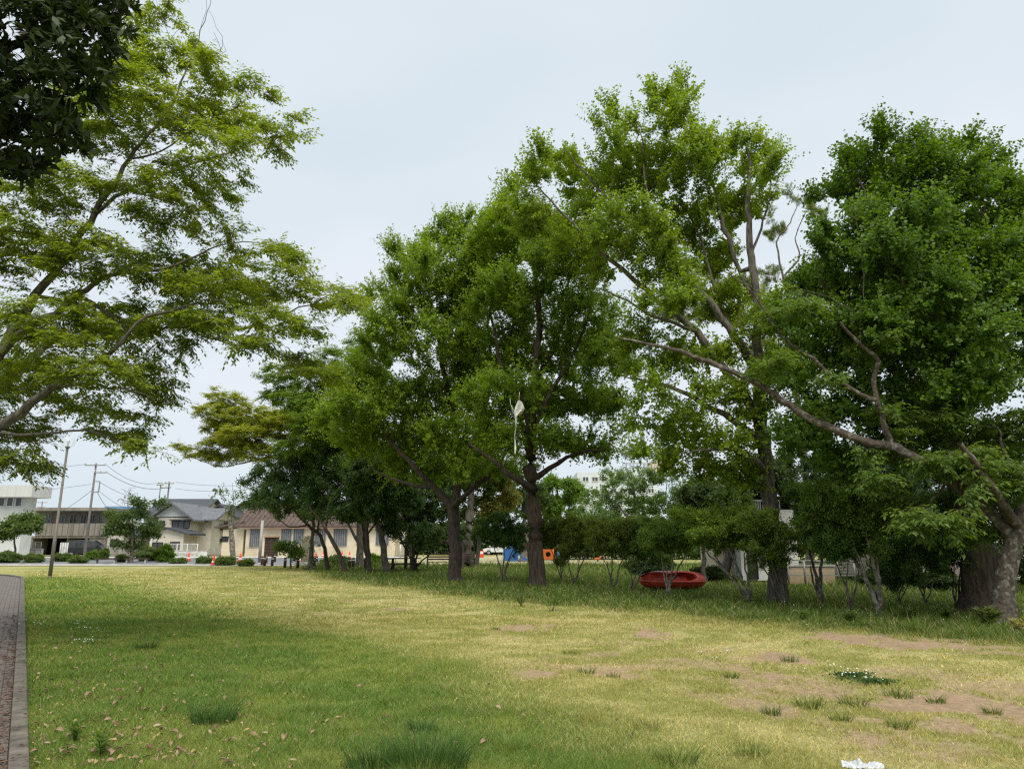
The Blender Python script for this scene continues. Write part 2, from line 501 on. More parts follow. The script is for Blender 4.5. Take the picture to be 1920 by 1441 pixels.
# ---- grass blades
def blades(n, rmin, rmax, wpx, hgt, seed, power=1.0, amax=38.5):
    rg = np.random.default_rng(seed)
    az = np.radians(rg.uniform(-amax, amax, n))
    u = rg.random(n)
    rr = rmin * (rmax / rmin) ** (u ** power)
    x = rr * np.sin(az); y = rr * np.cos(az)
    gr, lu, so, n1, n2, n3 = zones(x, y)
    s, t_ = path_coords(x, y)
    keep = (rg.random(n) > so * .985) & ((t_ < -.015) | (t_ > 3.6) | (s > KLEN + 6)) & (y < 52.5)
    keep &= ((1 - gr) * (1 - lu) < .5) | (rg.random(n) < .72)
    x, y, rr = x[keep], y[keep], rr[keep]
    gr, lu, so, n1, n2, n3 = [q[keep] for q in (gr, lu, so, n1, n2, n3)]
    n = len(x)
    rnd = rg.random(n)
    h = hgt * (.5 + .9 * rg.random(n)) * (.62 + .38 * gr + 1.7 * lu * (.5 + n2)) * (.55 + .9 * n2)
    h *= 1 + 2.6 * sstep(47, 51, y + 3 * (n1 - .5)) * n1
    clump = sstep(.62, .8, fbm(x * 3.1, y * 3.1, 77))
    h *= 1 + 1.0 * clump
    wd = np.maximum(.0032, rr * wpx) * (.6 + .8 * rg.random(n))
    z = ground_z(x, y) - .004
    lean = rg.uniform(0, 2 * np.pi, n); la = h * rg.uniform(.2, 1.7, n)
    fa = rg.uniform(0, 2 * np.pi, n)
    bx, by = np.cos(fa) * wd / 2, np.sin(fa) * wd / 2
    tipx, tipy = x + np.cos(lean) * la, y + np.sin(lean) * la
    V = np.empty((n, 3, 3))
    V[:, 0] = np.stack([x - bx, y - by, z], 1)
    V[:, 1] = np.stack([x + bx, y + by, z], 1)
    V[:, 2] = np.stack([tipx, tipy, z + h], 1)
    col = grass_colour(gr, lu, n1, n2, n3, rnd)
    col = col * (.55 + 1.0 * rg.random(n) ** 1.4)[:, None]
    col[:, 0] *= .9 + .3 * rg.random(n)
    yel = (rg.random(n) < .10 + .10 * (1 - gr))
    col[yel] = np.array([.36, .32, .15]) * (.8 + .4 * rg.random((yel.sum(), 1)))
    return V.reshape(-1, 3), np.arange(n * 3).reshape(-1, 3), np.repeat(col, 3, axis=0)
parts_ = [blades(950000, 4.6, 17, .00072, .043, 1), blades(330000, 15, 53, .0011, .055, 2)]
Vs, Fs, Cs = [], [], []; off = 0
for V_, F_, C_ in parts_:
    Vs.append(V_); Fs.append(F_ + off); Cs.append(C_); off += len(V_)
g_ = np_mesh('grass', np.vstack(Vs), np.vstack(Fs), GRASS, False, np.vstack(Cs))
tag(g_, 'short park lawn grass, green on the left and dry straw yellow in the middle', 'grass', kind='stuff')

# ---- path of pavers with its kerb
def offset_line(t_off, s0, s1, n=30, turn=True):
    pts = []
    for i in range(n + 1):
        s = s0 + (s1 - s0) * i / n
        p = KERB_A + KDIR * s + KNRM * t_off
        pts.append(p)
    if turn:                                              # the far end bends away to the left
        R0 = 14.0
        c = KERB_A + KDIR * s1 + KNRM * R0
        for i in range(1, 13):
            an = math.radians(62) * i / 12
            rr = R0 - t_off
            pts.append(c - KNRM * rr * math.cos(an) + KDIR * rr * math.sin(an))
        d = KDIR * math.cos(math.radians(62)) + KNRM * math.sin(math.radians(62))
        pts.append(pts[-1] + d * 25)
    return pts
PA = offset_line(.15, -9, KLEN - 5); PB = offset_line(3.2, -9, KLEN - 5)
mb = MB()
nP = len(PA)
mb.add([(p[0], p[1], .02) for p in PA] + [(p[0], p[1], .02) for p in PB], [(i, i + 1, nP + i + 1, nP + i) for i in range(nP - 1)])
m, t, out = new_mat('path_pavers')
L = t.links.new
b = t.nodes.new('ShaderNodeBsdfPrincipled'); b.inputs['Roughness'].default_value = .85
co = t.nodes.new('ShaderNodeTexCoord'); ma = t.nodes.new('ShaderNodeMapping')
ma.inputs['Rotation'].default_value = (0, 0, -math.atan2(KDIR[1], KDIR[0]))
br = t.nodes.new('ShaderNodeTexBrick')
br.inputs['Scale'].default_value = 1.0; br.inputs['Brick Width'].default_value = .21; br.inputs['Row Height'].default_value = .105
br.inputs['Mortar Size'].default_value = .006; br.inputs['Color1'].default_value = (.15, .128, .11, 1); br.inputs['Color2'].default_value = (.105, .09, .08, 1)
br.inputs['Mortar'].default_value = (.07, .05, .04, 1)
n = t.nodes.new('ShaderNodeTexNoise'); n.inputs['Scale'].default_value = 2.5; n.inputs['Detail'].default_value = 7
r = t.nodes.new('ShaderNodeMapRange'); r.inputs[3].default_value = .6; r.inputs[4].default_value = 1.4
mm = t.nodes.new('ShaderNodeVectorMath'); mm.operation = 'SCALE'
L(co.outputs['Object'], ma.inputs[0]); L(ma.outputs[0], br.inputs['Vector']); L(co.outputs['Object'], n.inputs['Vector']); L(n.outputs['Fac'], r.inputs[0])
L(br.outputs['Color'], mm.inputs[0]); L(r.outputs[0], mm.inputs['Scale']); L(mm.outputs[0], b.inputs['Base Color'])
bu = t.nodes.new('ShaderNodeBump'); bu.inputs['Strength'].default_value = .5; bu.inputs['Distance'].default_value = .01; bu.invert = True
L(br.outputs['Fac'], bu.inputs['Height']); L(bu.outputs[0], b.inputs['Normal']); L(b.outputs[0], out.inputs[0])
mb.build('path', m)['kind'] = 'structure'

def kerb_run(name, t_off, wdt, hh):
    mb = MB(); inn = offset_line(t_off, -9, KLEN - 5, 60); outn = offset_line(t_off - wdt, -9, KLEN - 5, 60)
    n = len(inn)
    vs = []
    for i in range(n):
        a, b = inn[i], outn[i]
        jz = random.uniform(-.006, .006)
        vs += [(a[0], a[1], -.05), (a[0], a[1], hh + jz), (b[0], b[1], hh + jz), (b[0], b[1], -.05)]
    fs = []
    for i in range(n - 1):
        for k in range(3):
            fs.append((i * 4 + k, i * 4 + k + 1, i * 4 + 4 + k + 1, i * 4 + 4 + k))
    mb.add(vs, fs)
    o = mb.build(name, KERBM, bevel=.012); o['kind'] = 'structure'
KERBM = surf('kerb_concrete', (.17, .15, .12), (.075, .066, .052), 5, .9, .5, detail=8)
kerb_run('kerb', 0.145, .125, .085)

# ------------------------------------------------------------------ trees
def resample(pts, rs, step, rg, wob=.04):
    pts = np.array(pts, float); rs = np.array(rs, float)
    seg = np.linalg.norm(np.diff(pts, axis=0), axis=1); L_ = np.concatenate([[0], np.cumsum(seg)])
    n = max(2, int(L_[-1] / step) + 1)
    s = np.linspace(0, L_[-1], n)
    # smooth (Catmull-like) interpolation
    P = []
    for si in s:
        i = min(np.searchsorted(L_, si, side='right') - 1, len(pts) - 2)
        f = (si - L_[i]) / max(seg[i], 1e-6)
        p0 = pts[max(i - 1, 0)]; p1 = pts[i]; p2 = pts[i + 1]; p3 = pts[min(i + 2, len(pts) - 1)]
        P.append(.5 * (2 * p1 + (p2 - p0) * f + (2 * p0 - 5 * p1 + 4 * p2 - p3) * f * f + (3 * p1 - p0 - 3 * p2 + p3) * f ** 3))
    P = np.array(P)
    R = np.interp(s, L_, rs)
    if n > 3:
        w_ = rg.normal(0, 1, (n, 3)) * wob * step * 2
        w_[0] = 0; w_[-1] = 0
        P += w_
    return P, R

def skeleton(limbs, att, step, kill, rg, up=.06, jit=.16, iters=70, tip=.006, expo=2.25):
    pos, par, fix = [], [], []
    for li, limb in enumerate(limbs):
        P, R = resample([p for p, r in limb], [r for p, r in limb], step, rg)
        if li == 0:
            prev = -1
            st = 0
        else:
            A = np.array(pos)
            prev = int(np.argmin(((A - P[0]) ** 2).sum(1)))
            st = 1
        for i in range(st, len(P)):
            pos.append(P[i]); par.append(prev); fix.append(R[i]); prev = len(pos) - 1
    nl = len(pos)
    pos = np.array(pos); par = list(par)
    N = len(pos)
    cap = 60000
    buf = np.zeros((cap, 3)); buf[:N] = pos
    kids = np.zeros(cap, int)
    att = att.copy()
    # nearest node of each attractor
    def nearest(att, P, base=0):
        bi = np.zeros(len(att), int); bd = np.full(len(att), 1e9)
        for i in range(0, len(P), 400):
            d = ((att[:, None] - P[None, i:i + 400]) ** 2).sum(2)
            j = d.argmin(1); dd = d[np.arange(len(att)), j]
            m_ = dd < bd; bd[m_] = dd[m_]; bi[m_] = j[m_] + i + base
        return bi, bd
    ni, nd = nearest(att, buf[:N])
    for it in range(iters):
        if len(att) == 0: break
        uniq, inv = np.unique(ni, return_inverse=True)
        D = att - buf[ni]; D /= np.linalg.norm(D, axis=1)[:, None] + 1e-9
        S = np.zeros((len(uniq), 3)); np.add.at(S, inv, D)
        S /= np.linalg.norm(S, axis=1)[:, None] + 1e-9
        S += rg.normal(0, jit, S.shape); S[:, 2] += up
        S /= np.linalg.norm(S, axis=1)[:, None] + 1e-9
        ok = kids[uniq] < 3
        uniq2, S = uniq[ok], S[ok]
        if len(uniq2) == 0 or N + len(uniq2) >= cap: break
        new = buf[uniq2] + S * step * rg.uniform(.8, 1.15, (len(uniq2), 1))
        kids[uniq2] += 1
        buf[N:N + len(new)] = new
        par += uniq2.tolist()
        bi, bd = nearest(att, new, N)
        m_ = bd < nd; nd[m_] = bd[m_]; ni[m_] = bi[m_]
        N += len(new)
        keep = nd > kill * kill
        # drop attractors whose nearest node is saturated
        keep &= kids[ni] < 3
        att, ni, nd = att[keep], ni[keep], nd[keep]
    pos = buf[:N].copy(); par = np.array(par)
    acc = np.zeros(N); rad = np.zeros(N)
    te = tip ** expo
    for i in range(N - 1, -1, -1):
        if acc[i] == 0: acc[i] = te
        rad[i] = acc[i] ** (1 / expo)
        if par[i] >= 0: acc[par[i]] += acc[i]
    fixr = np.array(fix)
    rad[:nl] = fixr
    for i in range(nl, N):
        rad[i] = min(rad[i], rad[par[i]] * .85)
    return pos, par, rad, nl

def tube_mesh(pos, par, rad, flare=True, rg=None):
    N = len(pos)
    children = [[] for _ in range(N)]
    for i in range(N):
        if par[i] >= 0: children[par[i]].append(i)
    chains = []
    stack = [(i, -1) for i in range(N) if par[i] < 0]
    while stack:
        i, p = stack.pop()
        ch = [p] if p >= 0 else []
        while True:
            ch.append(i)
            if not children[i]: break
            ks = sorted(children[i], key=lambda k: -rad[k])
            for k in ks[1:]: stack.append((k, i))
            i = ks[0]
        chains.append(ch)
    Vs, Fs = [], []; off = 0
    z0 = pos[0][2]
    for ch in chains:
        P = pos[ch]; R = rad[ch].copy()
        if par[ch[0]] >= 0 or ch[0] != 0 or True:
            if len(ch) > 1 and ch[0] != 0: R[0] = min(R[0], R[1] * 1.15)
        if len(P) < 2: continue
        T = np.gradient(P, axis=0); T /= np.linalg.norm(T, axis=1)[:, None] + 1e-9
        if flare and ch[0] == 0:
            hh = P[:, 2] - z0
            R = R * (1 + .42 * np.exp(-hh / .22))
        mr = R.max()
        k = 14 if mr > .12 else 7 if mr > .04 else 4 if mr > .012 else 3
        ref = np.array([0, 0, 1.]) if abs(T[:, 2].mean()) < .8 else np.array([1., 0, 0])
        A = np.cross(T, ref); A /= np.linalg.norm(A, axis=1)[:, None] + 1e-9
        B = np.cross(T, A)
        an = np.arange(k) * 2 * np.pi / k
        rr = R[:, None, None] * np.ones((len(P), k, 1))
        if mr > .12:
            lob = 1 + .07 * np.sin(an * 3 + 1.3) + .05 * np.sin(an * 5)
            rr = rr * lob[None, :, None]
            if rg is not None: rr = rr * (1 + rg.normal(0, .025, rr.shape))
        ring = P[:, None] + (A[:, None] * np.cos(an)[None, :, None] + B[:, None] * np.sin(an)[None, :, None]) * rr
        Vs.append(ring.reshape(-1, 3))
        n = len(P)
        i0 = (np.arange(n - 1)[:, None] * k + np.arange(k)[None]).ravel()
        i1 = (np.arange(n - 1)[:, None] * k + (np.arange(k)[None] + 1) % k).ravel()
        Fs.append(np.stack([i0, i1, i1 + k, i0 + k], 1) + off)
        off += n * k
    return np.vstack(Vs), np.vstack(Fs)

def nrm(a):
    return a / (np.linalg.norm(a, axis=-1, keepdims=True) + 1e-9)

def make_leaves(org, dirs, length, K, size, aspect, shape, droop, spread, flat, c1, c2, rg, tipbright=.25, updir=.5, cvar=.22):
    """K leaves along each shoot; returns V, F, colour"""
    S = len(org)
    tt = (np.arange(K)[None] + rg.random((S, K))) / K
    side = np.where((np.arange(K)[None] % 2) == 0, 1., -1.) * np.ones((S, 1))
    rnd = rg.normal(0, 1, (S, K, 3))
    D = dirs[:, None] * np.ones((1, K, 1))
    up = np.array([0, 0, 1.])
    hs = nrm(np.cross(dirs, up + rg.normal(0, .05, dirs.shape)))[:, None]
    if flat:
        axis = nrm(D * .75 + hs * side[..., None] * 1.0 + rnd * .22 + up * -droop)
        nor = nrm(up * 1.0 + rnd * .35 + D * .2)
    else:
        rad_ = nrm(rnd - (rnd * D).sum(2, keepdims=True) * D)
        axis = nrm(rad_ * 1.0 + D * .45 + up * (.25 - droop))
        nor = nrm(D * .8 + up * updir + rg.normal(0, .45, (S, K, 3)))
    P = org[:, None] + D * (length[:, None] * tt)[..., None] + rg.normal(0, 1, (S, K, 3)) * spread
    if flat:
        P = P - up * (droop * .25 * (length[:, None] * tt ** 2))[..., None]
    nor = nrm(nor - (nor * axis).sum(2, keepdims=True) * axis)
    b = np.cross(nor, axis)
    Lf = size * rg.uniform(.65, 1.25, (S, K, 1))
    W = Lf * aspect
    if shape == 'fan':
        v = [P, P + axis * Lf * .75 + b * W * .5, P + axis * Lf + nor * Lf * .08, P + axis * Lf * .75 - b * W * .5]
    else:
        v = [P, P + axis * Lf * .42 + b * W * .5 + nor * Lf * .05, P + axis * Lf - nor * Lf * .06, P + axis * Lf * .42 - b * W * .5 + nor * Lf * .05]
    V = np.stack(v, 2).reshape(-1, 3)
    n = S * K
    F = np.arange(n * 4).reshape(-1, 4)
    f = np.clip(rg.random((S, 1)) * .6 + rg.random((S, K)) * .35 + tt * tipbright, 0, 1)
    col = np.array(c1)[None, None] * (1 - f[..., None]) + np.array(c2)[None, None] * f[..., None]
    col = col * (1 - cvar + 2 * cvar * rg.random((S, K, 1)))
    return V, F, np.repeat(col.reshape(-1, 3), 4, axis=0)

STY = {
    'ginkgo': dict(K=24, size=.070, aspect=1.15, shape='fan', droop=.1, spread=.028, flat=False, slen=(.35, 1.15), mode='ginkgo'),
    'zelkova': dict(K=13, size=.075, aspect=.42, shape='rh', droop=.45, spread=.012, flat=True, slen=(.22, .5), mode='flat'),
    'cherry': dict(K=12, size=.12, aspect=.38, shape='rh', droop=.6, spread=.02, flat=True, slen=(.2, .5), mode='flat'),
    'broad': dict(K=16, size=.10, aspect=.55, shape='rh', droop=.25, spread=.06, flat=False, slen=(.15, .45), mode='round'),
    'magnolia': dict(K=10, size=.135, aspect=.36, shape='rh', droop=.15, spread=.015, flat=False, slen=(.05, .16), mode='round'),
    'shrub': dict(K=16, size=.055, aspect=.5, shape='rh', droop=-.1, spread=.03, flat=False, slen=(.08, .24), mode='up'),
    'pine': dict(K=30, size=.14, aspect=.12, shape='rh', droop=-.35, spread=.02, flat=False, slen=(.15, .35), mode='up'),
}

def px_blob(b, Y, spreadY, rg):
    """photo ellipse -> ellipsoid in the world: (centre, rx, ry, rz)"""
    u, v, ru, rv = b[:4]
    dy = b[4] if len(b) > 4 else rg.uniform(-spreadY, spreadY)
    Yc = Y + dy
    c = at(u, v, Yc)
    rx = abs(at(u + ru, v, Yc)[0] - c[0]); rz = abs(at(u, v - rv, Yc)[2] - c[2])
    ry = b[5] if len(b) > 5 else max(.5, min(1.6, (rx + rz) / 2))
    return c, rx, ry, rz

def sample_blobs(bl, n, rg):
    vol = np.array([b[1] * b[2] * b[3] for b in bl]) ** .6
    k = rg.choice(len(bl), n, p=vol / vol.sum())
    d = nrm(rg.normal(0, 1, (n, 3))) * (rg.random((n, 1)) ** (1 / 2.6))
    cc = np.array([b[0] for b in bl])[k]; rr = np.array([[b[1], b[2], b[3]] for b in bl])[k]
    return cc + d * rr

def tree(name, label, cat, style, limbs, blobs, natt, nleaf, c1, c2, bark, seed=0, step=.3, kill=None, group=None, sizek=1.0,
         up=.06, tip=.006, leafmat=None, bare=None, jit=.16, K=None, slenk=1.0, minz=.6, expo=2.25, leafr=.03, clear=()):
    """limbs: [[(point, radius), ...], ...] the first one is the trunk; blobs: [(centre, rx, ry, rz)]"""
    rg = np.random.default_rng(seed + 100)
    st = dict(STY[style])
    att = sample_blobs(blobs, natt, rg)
    att = att[att[:, 2] > minz]
    pos, par, rad, nl = skeleton(limbs, att, step, kill or step * 1.25, rg, up, jit, tip=tip, expo=expo)
    if clear:
        yy = pos[:, 1] * cp + (pos[:, 2] - EYE) * sp
        uu = 960 + FPX * pos[:, 0] / np.maximum(yy, .1); vv = 720.5 - FPX * ((pos[:, 2] - EYE) * cp - pos[:, 1] * sp) / np.maximum(yy, .1)
        gone = np.zeros(len(pos), bool)
        for cu, cv, cr in clear: gone |= (np.hypot(uu - cu, vv - cv) < cr)
        gone[:nl] = False
        for i in range(nl, len(pos)): gone[i] = gone[i] or gone[par[i]]
        new = np.cumsum(~gone) - 1
        keep = ~gone
        par = np.where(par[keep] >= 0, new[np.maximum(par[keep], 0)], -1); pos = pos[keep]; rad = rad[keep]
    base = np.array(limbs[0][0][0], float)
    # shoots on the thin nodes
    thin = np.where((rad < leafr) & (np.arange(len(rad)) >= nl))[0]
    if len(thin) == 0: thin = np.arange(nl, len(rad))
    haskid = np.zeros(len(rad), bool); haskid[par[par >= 0]] = True
    wgt = np.where(haskid[thin], 1.0, 2.2)
    K = K or st['K']
    S = max(1, int(nleaf / K))
    pick = rg.choice(thin, S, p=wgt / wgt.sum())
    org = pos[pick] + rg.normal(0, step * .22, (S, 3))
    for cu, cv, cr in clear:
        yy = org[:, 1] * cp + (org[:, 2] - EYE) * sp
        uu = 960 + FPX * org[:, 0] / yy; vv = 720.5 - FPX * ((org[:, 2] - EYE) * cp - org[:, 1] * sp) / yy
        ok = np.hypot(uu - cu, vv - cv) > cr
        org, pick = org[ok], pick[ok]
    S = len(org)
    br = nrm(pos[pick] - pos[np.maximum(par[pick], 0)])
    cen = np.array([b[0] for b in blobs]).mean(0)
    outw = org - cen; outw[:, 2] *= .4; outw = nrm(outw)
    up_ = np.array([0, 0, 1.])
    if st['mode'] == 'ginkgo': d = nrm(br * .5 + outw * .45 + up_ * .6 + rg.normal(0, .38, (S, 3)))
    elif st['mode'] == 'flat':
        rr = rg.normal(0, .7, (S, 3)); rr[:, 2] *= .4
        d = br * .8 + outw * .3 + rr; d[:, 2] = d[:, 2] * .55; d = nrm(d)
    elif st['mode'] == 'up': d = nrm(outw * .25 + up_ * .6 + rg.normal(0, .55, (S, 3)))
    else: d = nrm(br * .4 + outw * .4 + up_ * .15 + rg.normal(0, .6, (S, 3)))
    ln = rg.uniform(*st['slen'], S) * slenk
    V, F, col = make_leaves(org, d, ln, K, st['size'] * sizek, st['aspect'], st['shape'], st['droop'], st['spread'] * sizek, st['flat'], c1, c2, rg)
    root = thing(name, label, cat, base, group=group)
    TV, TF = tube_mesh(pos, par, rad, True, rg)
    # thin stems of the shoots
    k3 = np.arange(3) * 2 * np.pi / 3
    sr = .0022 + .0004 * sizek
    a_ = nrm(np.cross(d, up_ + .01)); b_ = np.cross(d, a_)
    ring = (a_[:, None] * np.cos(k3)[None, :, None] + b_[:, None] * np.sin(k3)[None, :, None]) * sr
    sv = np.concatenate([org[:, None] + ring, (org + d * ln[:, None] * .9)[:, None] + ring * .4], 1).reshape(-1, 3)
    q = np.arange(S)[:, None, None] * 6 + np.array([[0, 1, 4, 3], [1, 2, 5, 4], [2, 0, 3, 5]])[None]
    TV2 = np.vstack([TV, sv]); TF2 = np.vstack([TF, q.reshape(-1, 4) + len(TV)])
    np_mesh('trunk', TV2, TF2, bark, True, None, root, base)
    np_mesh('crown', V, F, leafmat or LEAF, False, col, root, base)
    return root

def P_(u, v, Y): return at(u, v, Y)
def plimb(pts, Y):
    """[(u, v, radius[, dY])] -> limb"""
    return [(at(p[0], p[1], Y + (p[3] if len(p) > 3 else 0)), p[2]) for p in pts]
def pblobs(bl, Y, sY, seed, drop=0):
    rg = np.random.default_rng(seed)
    if drop: bl = [(b[0], b[1] + drop * max(0, min(1, (560 - b[1]) / 150))) + tuple(b[2:]) for b in bl]
    return [px_blob(b, Y, sY, rg) for b in bl]
def gbase(u, v, r):
    g = G(u, v); return (np.array([g[0], g[1], -.06]), r), g[1]

GK1, GK2 = (.075, .145, .010), (.205, .305, .020)
ZK1, ZK2 = (.085, .150, .012), (.245, .315, .030)
CH1, CH2 = (.060, .120, .020), (.140, .215, .042)
DG1, DG2 = (.022, .050, .014), (.050, .090, .020)

# --- 1: big zelkova left, trunk outside the frame
Yz = 12.0
base1 = np.array([-11.6, 12.4, -.06])
z_trunk = [(base1, .42), (np.array([-11.5, 12.3, .8]), .36), (np.array([-11.2, 12.2, 1.8]), .33), (at(-180, 905, 12), .28)]
limbs1 = [z_trunk,
    [(at(-180, 905, 13.44), .22)] + plimb([(-90, 780, 0.1016), (0, 660, 0.08371), (70, 549, 0.07177), (125, 480, 0.0628), (170, 412, 0.05382), (215, 345, 0.04485), (240, 300, 0.03589), (290, 240, 0.02692), (325, 190, 0.02034), (350, 130, 0.01435), (372, 70, 0.008371), (395, 8, 0.004785), (402, -40, 0.00299)], 12),
    plimb([(170, 412, 0.04187), (215, 370, 0.03589), (270, 345, 0.0299), (325, 318, 0.02392), (390, 300, 0.01794), (440, 285, 0.01197), (500, 262, 0.007177), (545, 238, 0.004187)], 12),
    plimb([(240, 300, 0.02392), (300, 285, 0.01914), (350, 250, 0.01555), (410, 215, 0.01076), (470, 185, 0.00598)], 12),
    plimb([(325, 190, 0.01197), (370, 175, 0.009566), (405, 130, 0.007177), (415, 95, 0.004785), (400, 60, 0.00299)], 12),
    plimb([(290, 240, 0.01197), (310, 160, 0.008371), (318, 75, 0.005382), (300, 20, 0.003589), (303, -10, 0.002392)], 12),
    [(at(-180, 905, 13.44), .17)] + plimb([(-70, 730, 0.07771), (20, 640, 0.06579), (115, 577, 0.05382), (195, 518, 0.03887), (298, 505, 0.02692), (368, 480, 0.01675), (440, 455, 0.009566), (520, 460, 0.004785)], 11.5),
    plimb([(115, 577, 0.03589), (160, 560, 0.03289), (257, 625, 0.0299), (333, 612, 0.02692), (430, 618, 0.02392), (479, 608, 0.02034), (541, 584, 0.01555), (607, 558, 0.01076), (660, 545, 0.00598)], 12.5),
    plimb([(333, 612, 0.01794), (430, 643, 0.01316), (520, 664, 0.008371), (570, 690, 0.004785)], 12.5),
    [(at(-180, 905, 13.44), .20)] + plimb([(-90, 850, 0.09566), (0, 800, 0.07771), (60, 755, 0.06579), (104, 722, 0.05682), (160, 690, 0.04785), (215, 657, 0.03589), (260, 600, 0.02392), (333, 580, 0.01555), (390, 560, 0.008371)], 11),
    plimb([(104, 722, 0.0299), (170, 720, 0.02392), (240, 730, 0.01495), (290, 750, 0.007177)], 11),
    [(at(-90, 850, 12.32), .07)] + plimb([(0, 815, 0.0299), (76, 812, 0.02094), (166, 808, 0.01495), (230, 830, 0.008967), (290, 850, 0.004785)], 11),
    [(at(-180, 905, 13.44), .2), (np.array([-12.3, 12.0, 5.5]), .15), (np.array([-12.8, 12.0, 8.5]), .08)],
    [(at(-180, 905, 13.44), .2), (np.array([-11.0, 14.5, 4.5]), .13), (np.array([-10.5, 16, 6.5]), .06)],
    plimb([(372, 70, .007), (380, 40, .005), (388, 10, .004), (384, -30, .003)], 12),
    plimb([(350, 130, .008), (395, 112, .007), (418, 85, .005), (408, 55, .004), (392, 20, .003)], 12),
    plimb([(380, 120, .006), (422, 100, .005), (416, 75, .003)], 12),
    plimb([(316, 75, .006), (335, 55, .005), (345, 48, .003)], 12),
    plimb([(314, 60, .005), (296, 10, .004), (290, -20, .003)], 12),
]
bl1 = [(300, 105, 55, 22), (250, 110, 30, 25), (255, 180, 75, 55), (365, 85, 20, 20), (390, 130, 25, 22), (455, 165, 55, 22), (435, 215, 60, 24), (545, 232, 26, 16, 0), (505, 258, 42, 22, 0),
       (200, 240, 80, 50), (330, 215, 50, 38), (410, 260, 60, 25), (385, 350, 48, 18), (330, 330, 60, 30), (300, 395, 80, 35), (385, 415, 42, 25), (360, 300, 50, 20),
       (150, 200, 60, 50), (100, 350, 110, 60), (55, 460, 90, 70), (180, 480, 100, 55), (250, 350, 60, 40), (300, 500, 80, 38), (395, 535, 80, 30), (470, 570, 50, 30), (455, 475, 40, 26), (520, 460, 42, 22),
       (560, 540, 46, 22), (635, 545, 46, 14), (665, 578, 20, 12), (100, 600, 110, 50), (230, 600, 110, 40), (350, 610, 90, 34), (480, 640, 60, 22), (560, 610, 46, 14), (550, 675, 46, 20), (600, 700, 36, 12),
       (60, 700, 100, 45), (180, 700, 100, 45), (270, 705, 55, 42), (235, 785, 60, 26), (285, 842, 38, 13), (310, 745, 18, 14), (50, 800, 90, 28), (35, 875, 75, 18), (80, 850, 24, 14), (160, 765, 75, 22), (222, 825, 36, 14),
       (360, 545, 60, 20), (430, 520, 50, 18), (500, 600, 50, 16), (590, 560, 40, 14), (540, 520, 36, 14), (480, 545, 50, 18), (400, 600, 60, 18), (655, 560, 26, 10), (520, 480, 40, 16), (150, 640, 80, 24), (-120, 300, 110, 60), (-150, 500, 110, 50), (-380, 400, 140, 80), (-50, 400, 60, 40)]
bl1 = [(b[0], b[1], b[2], b[3] * .8) + tuple(b[4:]) for b in bl1]
blobs1 = pblobs(bl1, 12, 1.5, 1)
tree('zelkova_tree', 'tall zelkova with layered yellow green sprays reaching in from the left edge', 'tree', 'zelkova', limbs1, blobs1,
     5400, 195000, ZK1, ZK2, BARK_GREY, 1, step=.2, kill=.26, up=.03, group=None, tip=.003, slenk=.85, sizek=1.05, clear=[(124, 828, 40), (118, 870, 22), (525, 372, 66), (470, 385, 34), (540, 330, 30), (590, 460, 30), (600, 330, 50)])

# --- 2: large-leaved evergreen overhead, top-left
limbs2 = [[(np.array([-8.2, 4.5, -.06]), .28), (np.array([-8.1, 4.6, 2]), .22), (np.array([-7.8, 5.0, 3.4]), .17), (at(-330, 220, 6.5), .11), (at(-100, 160, 6.7), .07), (at(60, 60, 6.8), .035)],
          [(at(-330, 220, 6.5), .08), (at(-150, 330, 6.8), .045), (at(20, 230, 6.8), .02)],
          [(at(-330, 220, 6.5), .08), (at(-150, 20, 6.8), .045), (at(100, 0, 6.8), .02)]]
bl2 = [(70, 60, 100, 60), (165, 70, 50, 45), (200, 20, 35, 30), (130, 130, 60, 40), (50, 190, 80, 60), (40, 275, 50, 38), (100, 240, 30, 30), (-60, 120, 100, 120), (-80, 280, 80, 60), (60, -60, 160, 60), (-250, 150, 110, 90)]
tree('evergreen_tree', 'dark large leaved evergreen hanging into the top left corner', 'tree', 'magnolia', limbs2, pblobs(bl2, 6.8, .5, 2),
     1300, 15000, (.012, .028, .008), (.045, .065, .016), BARK_DARK, 2, step=.12, kill=.15, leafmat=LEAF_GLOSS, up=.0, tip=.004)

# --- 3: ginkgo behind left (dark forked trunk)
b_, Y3 = gbase(855, 1090, .27)
limbs3 = [[b_] + plimb([(853, 1030, .27), (850, 950, .25)], Y3),
          plimb([(850, 950, .2), (815, 915, .15), (780, 880, .11), (730, 820, .07), (690, 760, .04)], Y3),
          plimb([(850, 950, .2), (862, 880, .17), (850, 780, .13), (830, 680, .10), (810, 580, .07), (790, 510, .04)], Y3),
          plimb([(862, 880, .14), (900, 800, .11), (920, 700, .08), (915, 600, .06), (890, 500, .04)], Y3 + .5),
          plimb([(850, 950, .13), (880, 920, .10), (930, 880, .07), (960, 830, .04)], Y3 - 1),
          plimb([(815, 915, .10), (760, 905, .06), (700, 880, .035)], Y3)]
bl3 = [(738, 460, 20, 16), (765, 500, 40, 32), (800, 470, 30, 22), (850, 440, 50, 34), (820, 520, 80, 50), (900, 430, 45, 32), (722, 555, 32, 20), (750, 600, 70, 45), (715, 655, 45, 32), (820, 640, 90, 55), (850, 570, 80, 50),
       (680, 720, 60, 40), (710, 770, 80, 45), (800, 750, 95, 50), (880, 700, 60, 50), (760, 830, 90, 40), (860, 820, 80, 38), (680, 830, 60, 34), (900, 540, 60, 50), (640, 780, 40, 30), (900, 880, 60, 28), (800, 880, 70, 28)]
